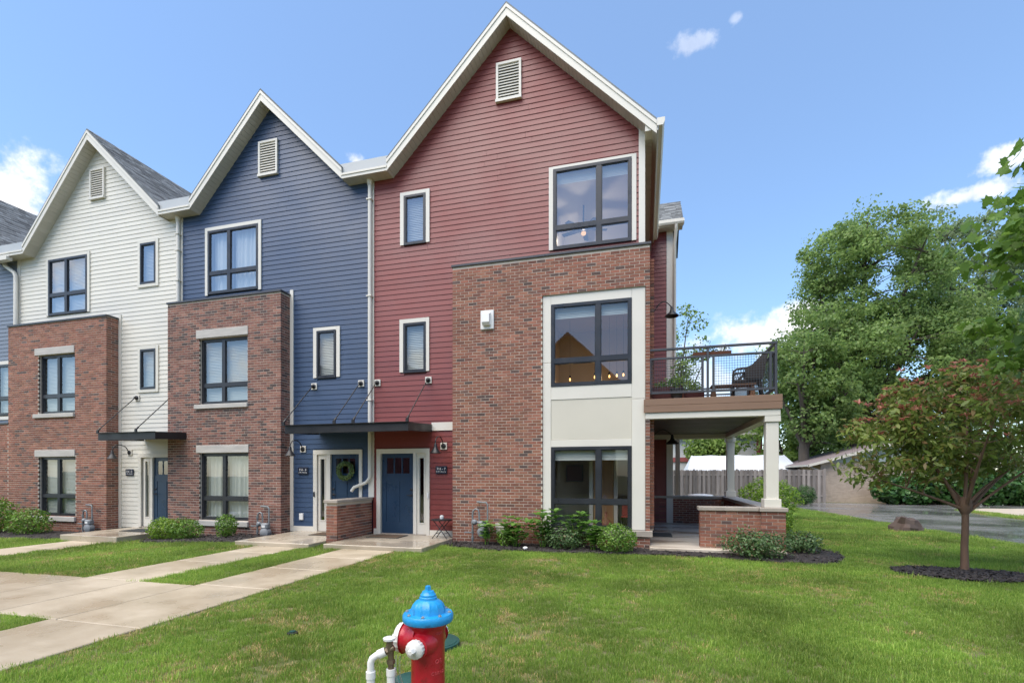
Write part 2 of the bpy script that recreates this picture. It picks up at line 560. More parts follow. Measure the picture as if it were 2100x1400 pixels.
    def mesh(self, name, mats, off=(0, 0, 0), smooth=None):
        me = bpy.data.meshes.new(name)
        if any(off):
            vs = [(x - off[0], y - off[1], z - off[2]) for x, y, z in self.v]
        else:
            vs = self.v
        me.from_pydata(vs, [], self.f)
        mats = mats if isinstance(mats, (list, tuple)) else [mats]
        for m in mats:
            me.materials.append(m)
        if len(mats) > 1:
            me.polygons.foreach_set('material_index', self.mi)
        if smooth is not None:
            me.polygons.foreach_set('use_smooth', [True] * len(me.polygons))
            me.set_sharp_from_angle(angle=math.radians(smooth))
        me.update()
        return me

    def build(self, name, mats, parent=None, smooth=None, kind=None):
        off = BASE.get(parent.name, (0, 0, 0)) if parent is not None else (0, 0, 0)
        o = bpy.data.objects.new(name, self.mesh(name, mats, off, smooth))
        COL.objects.link(o)
        if parent is not None:
            o.parent = parent
            BASE[o.name] = off
        else:
            BASE[o.name] = (0, 0, 0)
        if kind:
            o['kind'] = kind
        return o


def tag(o, label, cat, group=None):
    o['label'] = label
    o['category'] = cat
    if group:
        o['group'] = group
    return o


def thing(name, label, cat, loc=(0, 0, 0), group=None, local=False, rz=0):
    o = bpy.data.objects.new(name, None)
    COL.objects.link(o)
    o.location = loc
    o.rotation_euler = (0, 0, rz)
    o.empty_display_size = .2
    BASE[o.name] = (0, 0, 0) if local else tuple(loc)
    return tag(o, label, cat, group)


def structure(name, mb, mat, smooth=None):
    return mb.build(name, mat, None, smooth, 'structure')


def copy_tree(o, parent=None):
    c = o.copy()
    COL.objects.link(c)
    c.parent = parent
    for ch in list(o.children):
        copy_tree(ch, c)
    return c


def text_mesh(body, size, depth=.002, align='CENTER'):
    cu = bpy.data.curves.new('lettering', 'FONT')
    cu.body = body
    cu.size = size
    cu.extrude = depth
    cu.align_x = align
    cu.align_y = 'CENTER'
    cu.resolution_u = 2
    ob = bpy.data.objects.new('lettering', cu)
    me = bpy.data.meshes.new_from_object(ob)
    bpy.data.objects.remove(ob)
    return me


def add_text(mb, body, size, mat4, depth=.002):
    me = text_mesh(body, size, depth)
    mb.add([mat4 @ v.co for v in me.vertices], [tuple(p.vertices) for p in me.polygons])
    bpy.data.meshes.remove(me)


# ------------------------------------------------------------------ rectangles and walls
def minus(a, b, cuts):
    out = [(a, b)]
    for c0, c1 in cuts:
        nxt = []
        for x0, x1 in out:
            if c1 <= x0 or c0 >= x1:
                nxt.append((x0, x1))
            else:
                if c0 - x0 > .002:
                    nxt.append((x0, c0))
                if x1 - c1 > .002:
                    nxt.append((c1, x1))
        out = nxt
    return out


def wall_with_holes(mb, x0, x1, z0, z1, y0, y1, holes):
    zs = sorted({z0, z1, *[min(max(h[2], z0), z1) for h in holes], *[min(max(h[3], z0), z1) for h in holes]})
    for za, zb in zip(zs, zs[1:]):
        if zb - za < 1e-4:
            continue
        zm = (za + zb) / 2
        for a, b in minus(x0, x1, [(h[0], h[1]) for h in holes if h[2] < zm < h[3]]):
            mb.box(a, b, y0, y1, za, zb)


def siding(parent, mat, y, z0, z1, exp, lims, holes, zbreaks=(), name='siding_board'):
    """horizontal lap boards facing -Y, each one an object; lims(z) -> (xl, xr)"""
    z = z0
    while z < z1 - .01:
        zt = min(z + exp, z1)
        zm = (z + zt) / 2
        la, lb = lims(z + 1e-5), lims(zt - 1e-5)
        if any(z < q < zt for q in zbreaks):
            la = lb = lims(z + 1e-5)
        if la[1] - la[0] > .02:
            runs = []
            for a, b in minus(la[0], la[1], [(h[0], h[1]) for h in holes if h[2] < zm < h[3]]):
                # boards are 3.66 m long at most, so long runs have a butt joint somewhere
                if b - a > 3.7 and b - a < 7.3:
                    j = a + R.uniform(max(.6, b - a - 3.66), 3.66)
                    runs += [(a, j - .002), (j + .002, b)]
                else:
                    runs.append((a, b))
            for a, b in runs:
                at = lb[0] if abs(a - la[0]) < 1e-6 else a
                bt = lb[1] if abs(b - la[1]) < 1e-6 else b
                if bt < at:
                    at = bt = (at + bt) / 2
                ya, yb = y - .0155, y - .003
                mb = MB()
                mb.add([(a, ya, z), (b, ya, z), (b, y + .012, z), (a, y + .012, z),
                        (at, yb, zt), (bt, yb, zt), (bt, y + .012, zt), (at, y + .012, zt)],
                       [(0, 3, 2, 1), (4, 5, 6, 7), (0, 1, 5, 4), (1, 2, 6, 5), (2, 3, 7, 6), (3, 0, 4, 7)])
                mb.build(name, mat, parent)
        z = zt


BRICK_L, BRICK_H, MOD, COURSE = .1920, .0560, .2032, .0677
CAMP = Vector((0, 0, 1.6))


def brick_list(face, a0, a1, z0, z1, holes, fixed, rng):
    """bricks on one face. face: 'F' (faces -Y, runs along X), 'R' (faces +X, runs along Y), 'L' (faces -X)"""
    out = []
    rows = int((z1 - z0 + .003) / COURSE)
    for r in range(rows):
        za = z0 + r * COURSE + .005
        zb = za + BRICK_H
        zm = (za + zb) / 2
        off = (r % 2) * MOD / 2
        a = a0 - off
        while a < a1 - .01:
            p, q = max(a, a0), min(a + BRICK_L, a1)
            a += MOD
            if a1 - q < .045:
                q = a1          # closer brick takes up the last bit
            if q - p < .05:
                continue
            for s, e in minus(p, q, [(h[0], h[1]) for h in holes if h[2] - .02 < zm < h[3] + .02]):
                if e - s > .03:
                    out.append((face, fixed + rng.uniform(-.0015, .0015), s, e, za, zb))
    return out


def lay_bricks(parent, bricks, mat, limit=300):
    def centre(b):
        m = (b[2] + b[3]) / 2
        z = (b[4] + b[5]) / 2
        return Vector((m, b[1], z)) if b[0] == 'F' else Vector((b[1], m, z))

    def size(b):
        c = centre(b) - CAMP
        nrm = {'F': Vector((0, -1, 0)), 'R': Vector((1, 0, 0)), 'L': Vector((-1, 0, 0)), 'B': Vector((0, 1, 0))}[b[0]]
        return (b[3] - b[2]) * max(0, -c.dot(nrm)) / c.length ** 3
    bricks = sorted(bricks, key=size, reverse=True)
    cache = {}
    base = Vector(BASE[parent.name])

    def shape(b, mb, o=(0, 0, 0)):
        d = .045
        f, k, s, e, za, zb = b
        if f == 'F':
            mb.box(s - o[0], e - o[0], k - o[1], k + d - o[1], za - o[2], zb - o[2])
        elif f == 'R':
            mb.box(k - d - o[0], k - o[0], s - o[1], e - o[1], za - o[2], zb - o[2])
        else:
            mb.box(k - o[0], k + d - o[0], s - o[1], e - o[1], za - o[2], zb - o[2])
    for b in bricks[:limit]:
        key = (b[0], round(b[3] - b[2], 3))
        c = centre(b)
        if key not in cache:
            mb = MB()
            shape(b, mb, c)
            cache[key] = mb.mesh('brick', mat)
        o = bpy.data.objects.new('brick', cache[key])
        COL.objects.link(o)
        o.parent = parent
        o.location = c - base
    if len(bricks) > limit:
        mb = MB()
        for b in bricks[limit:]:
            shape(b, mb)
        mb.build('brickwork', mat, parent, kind='stuff')


# ------------------------------------------------------------------ windows
def make_blind(win, x0, x1, z0, z1, y, mat, pitch=.042, tilt=.55):
    mb = MB()
    n = max(2, int((z1 - z0) / pitch))
    hs = (z1 - z0) / n
    for i in range(n):
        za = z0 + i * hs
        dy = hs * tilt * .5
        jit = R.uniform(-.003, .003)
        mb.add([(x0, y - dy + jit, za - .004), (x1, y - dy + jit, za - .004), (x1, y + dy + jit, za + hs * .93), (x0, y + dy + jit, za + hs * .93),
                (x0, y - dy + jit + .003, za - .004), (x1, y - dy + jit + .003, za - .004), (x1, y + dy + jit + .003, za + hs * .93), (x0, y + dy + jit + .003, za + hs * .93)],
               [(0, 1, 2, 3), (7, 6, 5, 4), (0, 4, 5, 1), (3, 2, 6, 7)])
    return mb.build('blind', mat, win)


def make_curtain(win, x0, x1, z0, z1, y, mat, folds=9, amp=.035):
    mb = MB()
    n = folds * 8
    vs = []
    for j, z in enumerate((z0, (z0 + z1) / 2, z1)):
        for i in range(n + 1):
            t = i / n
            w = 2 * PI * folds * t
            k = (1.0, .85, .6)[j]
            vs.append((x0 + (x1 - x0) * t + .01 * math.sin(w * .5 + j), y + k * amp * (math.sin(w + .9 * math.sin(3.1 * t * 6 + 1)) + .4 * math.sin(w * .37)), z))
    fs = []
    for j in range(2):
        for i in range(n):
            a = j * (n + 1) + i
            fs.append((a, a + 1, a + n + 2, a + n + 1))
    mb.add(vs, fs)
    return mb.build('curtain', mat, win, smooth=80)


def window(parent, x0, x1, z0, z1, y, big=True, xm=None, zr=None, fw=.065, depth=.09, cover='blind', glass=None,
           room=1.4, wallmat=None, blind_mat=None, cover_spans=None):
    """frame front at y, window faces -Y. big: two tall lights over two short ones."""
    wallmat = wallmat or ROOM
    glass = glass or GLASS
    mb = MB()
    y1 = y + depth
    mb.box(x0, x0 + fw, y, y1, z0, z1)
    mb.box(x1 - fw, x1, y, y1, z0, z1)
    mb.box(x0 + fw, x1 - fw, y, y1, z0, z0 + fw)
    mb.box(x0 + fw, x1 - fw, y, y1, z1 - fw, z1)
    panes = []
    if big:
        hm = .052
        mb.box(xm - hm, xm + hm, y + .004, y1, z0 + fw, z1 - fw)
        hr = .05
        mb.box(x0 + fw, xm - hm, y + .004, y1, zr - hr, zr + hr)
        mb.box(xm + hm, x1 - fw, y + .004, y1, zr - hr, zr + hr)
        for a, b in ((x0 + fw, xm - hm), (xm + hm, x1 - fw)):
            for c, d in ((z0 + fw, zr - hr), (zr + hr, z1 - fw)):
                panes.append((a, b, c, d))
    else:
        panes.append((x0 + fw, x1 - fw, z0 + fw, z1 - fw))
    win = mb.build('window', BLACK, parent)
    # sash bead inside each light
    sb = MB()
    s = .018
    for a, b, c, d in panes:
        sb.box(a, a + s, y + .02, y1, c, d)
        sb.box(b - s, b, y + .02, y1, c, d)
        sb.box(a + s, b - s, y + .02, y1, c, c + s)
        sb.box(a + s, b - s, y + .02, y1, d - s, d)
    sb.build('sash', BLACK, win)
    for a, b, c, d in panes:
        t = R.uniform(-.0025, .0025)
        t2 = R.uniform(-.0025, .0025)
        gb = MB()
        yg = y + .04
        gb.add([(a, yg - t - t2, c), (b, yg + t - t2, c), (b, yg + t + t2, d), (a, yg - t + t2, d)], [(0, 1, 2, 3)])
        gb.build('pane', glass, win)
    # the room behind
    m = .25
    rb = MB()
    ya, yb = y1 + .01, y1 + room
    xa, xb, zc, zd = x0 - m, x1 + m, z0 - .18, z1 + .12
    rb.add([(xa, ya, zc), (xb, ya, zc), (xb, yb, zc), (xa, yb, zc), (xa, ya, zd), (xb, ya, zd), (xb, yb, zd), (xa, yb, zd)],
           [(0, 1, 2, 3)], 1)
    rb.add([(xa, ya, zc), (xb, ya, zc), (xb, yb, zc), (xa, yb, zc), (xa, ya, zd), (xb, ya, zd), (xb, yb, zd), (xa, yb, zd)],
           [(4, 7, 6, 5), (1, 5, 6, 2), (2, 6, 7, 3), (3, 7, 4, 0)], 0)
    # front ring closing the room against the frame
    for q in ((xa, x0 + .02, zc, zd), (x1 - .02, xb, zc, zd), (x0 + .02, x1 - .02, zc, z0 + .02), (x0 + .02, x1 - .02, z1 - .02, zd)):
        rb.add([(q[0], ya, q[2]), (q[1], ya, q[2]), (q[1], ya, q[3]), (q[0], ya, q[3])], [(0, 1, 2, 3)], 0)
    rb.build('room', [wallmat, ROOMFLOOR], win)
    bm_ = blind_mat or BLIND
    yb_ = y1 + .05
    if cover == 'blind':
        if big:
            make_blind(win, x0 + fw * .6, xm - .01, z0 + .03, z1 - .03, yb_, bm_)
            make_blind(win, xm + .01, x1 - fw * .6, z0 + .03, z1 - .03, yb_, bm_)
        else:
            make_blind(win, x0 + fw * .6, x1 - fw * .6, z0 + .03, z1 - .03, yb_, bm_)
    elif cover == 'curtain':
        for a, b in (cover_spans or [(x0, x1)]):
            make_curtain(win, a, b, z0, z1, yb_ + .05, CURTAIN, max(3, int((b - a) * 7)))
    elif cover == 'raised':
        h = .24
        make_blind(win, x0 + fw * .6, xm - .01, z1 - h - .05, z1 - .03, yb_, bm_, .03, .3)
        make_blind(win, xm + .01, x1 - fw * .6, z1 - h - .05, z1 - .03, yb_, bm_, .03, .3)
    return win


def casing(parent, x0, x1, z0, z1, w, y, bottom=False, mat=None, t=.03):
    """flat boards round an opening; outer size given"""
    mb = MB()
    mb.box(x0, x0 + w, y - t, y, z0, z1)
    mb.box(x1 - w, x1, y - t, y, z0, z1)
    mb.box(x0 + w, x1 - w, y - t - .003, y, z1 - w, z1)
    if bottom:
        mb.box(x0 + w, x1 - w, y - t - .003, y, z0, z0 + w)
    return mb.build('casing', mat or TRIM, parent)


def gable_vent(parent, x0, x1, z0, z1, y):
    f = MB()
    w = .055
    f.box(x0, x0 + w, y - .055, y, z0, z1)
    f.box(x1 - w, x1, y - .055, y, z0, z1)
    f.box(x0 + w, x1 - w, y - .055, y, z1 - w, z1)
    f.box(x0 - .01, x1 + .01, y - .075, y, z0 - .012, z0 + w)
    v = f.build('gable_vent', TRIM, parent)
    n = 12
    h = (z1 - z0 - 2 * w) / n
    me = None
    for i in range(n):
        za = z0 + w + i * h
        if me is None:
            s = MB()
            s.prism_x([(-.045, 0), (-.038, -.006), (.0, h * .95), (-.006, h * .95 + .004)], 0, x1 - x0 - 2 * w)
            me = s.mesh('slat', TRIM)
        o = bpy.data.objects.new('slat', me)
        COL.objects.link(o)
        o.parent = v
        o.location = Vector((x0 + w, y - .002, za)) - Vector(BASE[parent.name])
    b = MB()
    b.box(x0 + w, x1 - w, y - .004, y + .004, z0 + w, z1 - w)
    b.build('backing', STEEL, v)
    return v


# ------------------------------------------------------------------ roofs
RAKE_Y = 10.78
WALL_Y = 11.1


def rake_and_soffit(parent, xp, zp, xe, m, y0=RAKE_Y, y1=WALL_Y, back=22.0, shingles=False):
    """one slope of a front-facing gable, from the ridge (xp, zp) down to x = xe"""
    sgn = 1 if xe > xp else -1
    L = abs(xe - xp)
    ze = zp - m * L
    def T(x): return zp - m * abs(x - xp)
    th = .05
    r = MB()
    r.prism_y([(xp, zp), (xe, ze), (xe, ze - th), (xp, zp - th)], y0 - .03, back)
    roof = r.build('roof', SHINGLE, parent)
    f = MB()
    f.prism_y([(xp, zp - th - .004), (xe, ze - th - .004), (xe, ze - .32), (xp, zp - .32)], y0 - .022, y0)
    f.build('rake_board', TRIM, parent)
    f = MB()
    f.prism_y([(xp, zp - th - .004), (xe, ze - th - .004), (xe, ze - .135), (xp, zp - .135)], y0 - .040, y0 - .0225)
    f.build('rake_moulding', TRIM, parent)
    s = MB()
    sl = math.sqrt(1 + m * m)
    step = .125 / sl
    x = 0
    while x < L - .005:
        a = xp + sgn * (x + .003)
        b = xp + sgn * (min(x + step, L) - .003)
        s.prism_y([(a, T(a) - .305), (b, T(b) - .305), (b, T(b) - .322), (a, T(a) - .322)], y0 + .002, y1 + .01)
        x += step
    s.build('soffit_boards', SOFFIT, parent, kind='stuff')
    c = MB()
    c.prism_y([(xp, zp - .28), (xe, ze - .28), (xe, ze - .30), (xp, zp - .30)], y0 + .002, back)
    c.build('roof_lining', SOFFIT, parent)
    if shingles:
        lay_shingles(parent, lambda u, v, h: (xp + sgn * u / sl + sgn * h * m / sl, v, T(xp + sgn * u / sl) + h / sl), L * sl, y0 - .03, back)
    return roof


def lay_shingles(parent, place, length, v0, v1, mat=None, w=.31, expo=.145):
    """overlapping tabs; place(distance down the slope, distance along, height) -> point"""
    mb = MB()
    rows = int(length / expo)
    rn = random.Random(5)
    for i in range(rows):
        ua, ub = i * expo - .03, (i + 1) * expo
        v = v0 - rn.uniform(0, w)
        while v < v1:
            ww = w * rn.choice((.5, .75, 1, 1, 1.25))
            a, b = max(v, v0), min(v + ww - .006, v1)
            v += ww
            if b - a < .04:
                continue
            h = rn.choice((.009, .012, .017))
            pts = [place(max(ua, 0), a, .003), place(max(ua, 0), b, .003), place(ub, b, h), place(ub, a, h),
                   place(ub, b, .0005), place(ub, a, .0005)]
            mb.add(pts, [(0, 1, 2, 3), (3, 2, 4, 5)])
    mb.build('shingles', mat or SHINGLE, parent, kind='stuff')


def valley_gutter(parent, xa, xb, zb, y0=RAKE_Y, y1=WALL_Y):
    """flat box gutter between two gables: fascia, soffit, set-back metal box"""
    f = MB()
    f.box(xa, xb, y0 - .022, y0, zb, zb + .115)
    f.box(xa, xb, y0 - .040, y0 - .0225, zb + .075, zb + .125)
    f.build('fascia', TRIM, parent)
    g = MB()
    g.prism_y([(xa - .06, zb + .10), (xb + .06, zb + .10), (xb + .32, zb + .40), (xa - .32, zb + .40)], y0 + .03, y0 + .30)
    g.build('gutter_box', paint_lead, parent)
    s = MB()
    x = xa
    while x < xb:
        s.box(x + .002, min(x + .125, xb) - .002, y0 + .002, y1 + .01, zb + .004, zb + .02)
        x += .125
    s.build('soffit_boards', SOFFIT, parent, kind='stuff')


paint_lead = paint('grey_gutter_metal', (.42, .44, .45), .4, .06, 2)


def downspout(parent, x, z0, z1, y=WALL_Y, kick=0):
    mb = MB()
    w, d = .075, .075
    yc = y - .05 - d / 2
    path = [(x, yc, z1), (x, yc, z0 + (.26 if kick else 0))]
    mb.tube([(x, yc, z1 + .02), (x, yc, z1 - .12)], [.085, .062], 10)
    mb.tube(path, .050, 10)
    if kick:
        mb.tube([(x, yc, z0 + .28), (x - .02, yc, z0 + .20), (x - .10, yc - .02, z0 + .10), (x - .42, yc - .05, z0 - .02), (x - .50, yc - .05, z0 - .12)],
                .043, 10)
    o = mb.build('downspout', TRIM, parent, smooth=50)
    s = MB()
    for z in (z0 + (z1 - z0) * .28, z0 + (z1 - z0) * .62, z1 - .5):
        s.box(x - .07, x + .07, yc - .063, y - .018, z, z + .03)
    s.build('strap', TRIM, o)
    return o

# ------------------------------------------------------------------ ground, walks, road
def smooth01(a, b, x):
    t = min(1, max(0, (x - a) / (b - a)))
    return t * t * (3 - 2 * t)


def gz(x, y):
    """the lot falls a little towards the far end of the row"""
    return -.13 * smooth01(-9.3, -13.0, x) * smooth01(3.0, 7.5, y)


def build_ground():
    mb = MB()
    xs = [-1500, -300, -80, -40] + [-30 + i for i in range(0, 71)] + [60, 120, 300, 1500]
    ys = [-1500, -300, -60, -20] + [-5 + i for i in range(0, 60)] + [80, 160, 400, 1500]
    n = len(xs)
    vs = [(x, y, gz(x, y)) for y in ys for x in xs]
    fs = [(j * n + i, j * n + i + 1, (j + 1) * n + i + 1, (j + 1) * n + i) for j in range(len(ys) - 1) for i in range(n - 1)]
    mb.add(vs, fs)
    structure('lawn_ground', mb, SOIL, 80)


build_ground()


def slab_piece(mb, x0, x1, y0, y1, top=.022):
    b = .008
    g = .008
    x0, x1, y0, y1 = x0 + g, x1 - g, y0 + g, y1 - g
    def z(x, y): return gz(x, y) + top
    vs = [(x0, y0, -.3), (x1, y0, -.3), (x1, y1, -.3), (x0, y1, -.3)]
    vs += [(x, y, z(x, y) - b) for x, y in ((x0, y0), (x1, y0), (x1, y1), (x0, y1))]
    vs += [(x, y, z(x, y)) for x, y in ((x0 + b, y0 + b), (x1 - b, y0 + b), (x1 - b, y1 - b), (x0 + b, y1 - b))]
    fs = [(8, 9, 10, 11)]
    for k in range(4):
        k2 = (k + 1) % 4
        fs += [(k, k2, k2 + 4, k + 4), (k + 4, k2 + 4, k2 + 8, k + 8)]
    mb.add(vs, fs)


WALKS = []


def build_walks():
    root = bpy.data.objects.new('walkway', None)
    COL.objects.link(root)
    root['kind'] = 'structure'
    BASE[root.name] = (0, 0, 0)
    cells = []
    for a, b in ((-.6, 1.15), (1.15, 2.55), (2.55, 3.84)):
        cells.append((-6.30, -5.02, a, b))
    for a, b in ((5.62, 6.95), (6.95, 8.1), (8.1, 9.10)):
        cells.append((-6.22, -5.0, a, b))
    cells.append((-6.22, -5.0, 3.84, 5.62))
    for a, b in ((5.55, 7.1), (7.1, 8.2), (8.2, 9.0)):
        cells.append((-8.34, -7.2, a, b))
    for a, b in ((-7.25, -6.22), (-8.34, -7.25), (-9.9, -8.34), (-11.4, -9.9), (-12.95, -11.4), (-14.5, -12.95), (-16.2, -14.5), (-18, -16.2)):
        cells.append((a, b, 3.84, 5.55))
    for a, b in ((5.55, 6.9), (6.9, 8.1), (8.1, 9.2)):
        cells.append((-14.35, -13.05, a, b))
    for c in cells:
        mb = MB()
        slab_piece(mb, *c)
        mb.build('paving_slab', CONC, root)

    WALKS.extend([(-6.30, -5.02, -.6, 3.9), (-6.22, -5.0, 3.8, 9.15), (-8.34, -7.2, 5.5, 9.05), (-18, -5.02, 3.84, 5.55), (-14.35, -13.05, 5.5, 9.25)])


build_walks()


def build_patios():
    for nm, (x0, x1, y0, y1, z) in (('doorstep_red_house', (-6.705, -4.375, 9.1, 11.09, .107)),
                                    ('doorstep_navy_house', (-8.95, -6.995, 9.0, 11.09, .107)),
                                    ('doorstep_cream_house', (-14.75, -12.78, 9.2, 11.09, .04))):
        mb = MB()
        mb.bbox(x0, x1, y0, y1, -.35, z, .012)
        o = structure(nm, mb, PATIO)
        WALKS.append((x0, x1, y0, y1))
    mb = MB()
    mb.bbox(.10, 2.66, 10.45, 16.25, -.3, .107, .014)
    structure('porch_floor', mb, PORCHC)
    WALKS.append((.05, 2.7, 10.4, 16.3))


build_patios()

ROAD = [(9.2, -12), (9.0, 4), (8.65, 9), (8.36, 13), (8.0, 16), (7.72, 18.3), (7.45, 21), (7.30, 23), (7.0, 25.5), (6.4, 27.4), (5.0, 28.6), (1.0, 29.2), (-6, 29.4),
        (-6, 31.0), (6, 31.0), (10, 31.4), (14, 32.2), (18, 33.4), (26, 34.6), (60, 36), (60, 29.4), (30, 29.2), (19, 28.9), (15.2, 28.2), (13.6, 26.5), (13.0, 23.5), (12.9, 20.8),
        (13.4, 18), (14.0, 12), (14.4, 4), (14.6, -12)]


def build_road():
    mb = MB()
    mb.prism_z(ROAD, -.1, .006)
    structure('driveway', mb, ASPH)
    # pale concrete edging strip along the lawn side of the drive
    e = MB()
    pts = ROAD[0:12]
    for (ax, ay), (bx, by) in zip(pts, pts[1:]):
        d = Vector((bx - ax, by - ay, 0)).normalized()
        n = Vector((-d.y, d.x, 0)) * .16
        e.prism_z([(ax, ay), (bx, by), (bx + n.x, by + n.y), (ax + n.x, ay + n.y)], -.1, .012)
    structure('driveway_edge', e, GRAVEL)
    g = MB()
    g.prism_z([(15.4, 28.0), (19, 28.7), (30, 29.0), (60, 29.2), (60, 10), (14.3, 10), (13.6, 18), (13.1, 20.8), (13.2, 23.5), (13.8, 26.4)], -.1, .010)
    structure('gravel_lot', g, GRAVEL)


build_road()


def in_poly(x, y, P):
    c = False
    j = len(P) - 1
    for i in range(len(P)):
        if (P[i][1] > y) != (P[j][1] > y) and x < (P[j][0] - P[i][0]) * (y - P[i][1]) / (P[j][1] - P[i][1]) + P[i][0]:
            c = not c
        j = i
    return c


def blob(cx, cy, rx, ry, n=28, seed=1, amp=.07):
    rn = random.Random(seed)
    ph = [rn.uniform(0, 6.28) for _ in range(4)]
    out = []
    for i in range(n):
        w = 2 * PI * i / n
        k = 1 + amp * math.sin(2 * w + ph[0]) + amp * .8 * math.sin(3 * w + ph[1]) + amp * .6 * math.sin(5 * w + ph[2])
        out.append((cx + rx * k * math.cos(w), cy + ry * k * math.sin(w)))
    return out


BED_RED = [(-4.37, 10.30), (-4.0, 9.98), (-3.4, 9.80), (-2.6, 9.84), (-1.8, 9.78), (-.76, 9.86), (.10, 9.94), (.9, 10.0), (1.6, 9.90), (2.36, 9.74), (2.9, 9.70), (3.35, 9.95), (3.66, 10.5),
           (3.78, 11.2), (3.5, 12.2), (2.8, 12.6), (2.66, 10.5), (.1, 10.5), (.1, 10.75), (-4.37, 10.75)]
BED_NAVY = [(-12.7, 10.75), (-12.7, 9.75), (-12.2, 9.35), (-11.2, 9.25), (-10.0, 9.28), (-9.3, 9.25), (-8.98, 9.35), (-8.98, 10.75)]
BED_CREAM = [(-22, 10.75), (-22, 9.2), (-18, 9.05), (-15.6, 9.2), (-14.8, 9.45), (-14.8, 10.75)]
RING = blob(4.86, 9.32, .92, .58, 30, 4, .06)
BEDS = [('mulch_bed_red_house', BED_RED, 2300), ('mulch_bed_navy_house', BED_NAVY, 1100), ('mulch_bed_cream_house', BED_CREAM, 500), ('mulch_ring_tree', RING, 1900)]


def build_beds():
    rn = random.Random(3)
    for nm, P, n in BEDS:
        xs = [p[0] for p in P]
        ys = [p[1] for p in P]
        mb = MB()
        mb.prism_z([(x, y) for x, y in P], -.25, .0)
        zoff = [gz(x, y) + .012 for x, y in P]
        # low mounded top
        cx, cy = sum(xs) / len(xs), sum(ys) / len(ys)
        top = [(x, y, z) for (x, y), z in zip(P, zoff)]
        inner = [(x + (cx - x) * .06, y + (cy - y) * .18, z + .035) for (x, y), z in zip(P, zoff)]
        k = len(P)
        mb2 = MB()
        mb2.add(top + inner, [(i, (i + 1) % k, (i + 1) % k + k, i + k) for i in range(k)] + [tuple(range(k, 2 * k))])
        structure(nm, mb2, MULCH)
        ch = MB()
        c = 0
        while c < n:
            x, y = rn.uniform(min(xs), max(xs)), rn.uniform(min(ys), max(ys))
            if not in_poly(x, y, P):
                continue
            c += 1
            l, w = rn.uniform(.02, .055), rn.uniform(.008, .02)
            ch.m = Matrix.Translation((x, y, gz(x, y) + .045 + rn.uniform(-.012, .012))) @ Matrix.Rotation(rn.uniform(0, 6.3), 4, 'Z') @ Matrix.Rotation(rn.uniform(-.5, .5), 4, 'Y') @ Matrix.Rotation(rn.uniform(-.5, .5), 4, 'X')
            ch.add([(-l, -w, 0), (l, -w * .6, 0), (l * .9, w, 0), (-l * .8, w * .8, 0), (0, 0, .009)], [(0, 1, 4), (1, 2, 4), (2, 3, 4), (3, 0, 4)])
        ch.m = None
        ch.build('mulch_chips', CHIP, None, kind='stuff')


build_beds()

# ------------------------------------------------------------------ townhouses


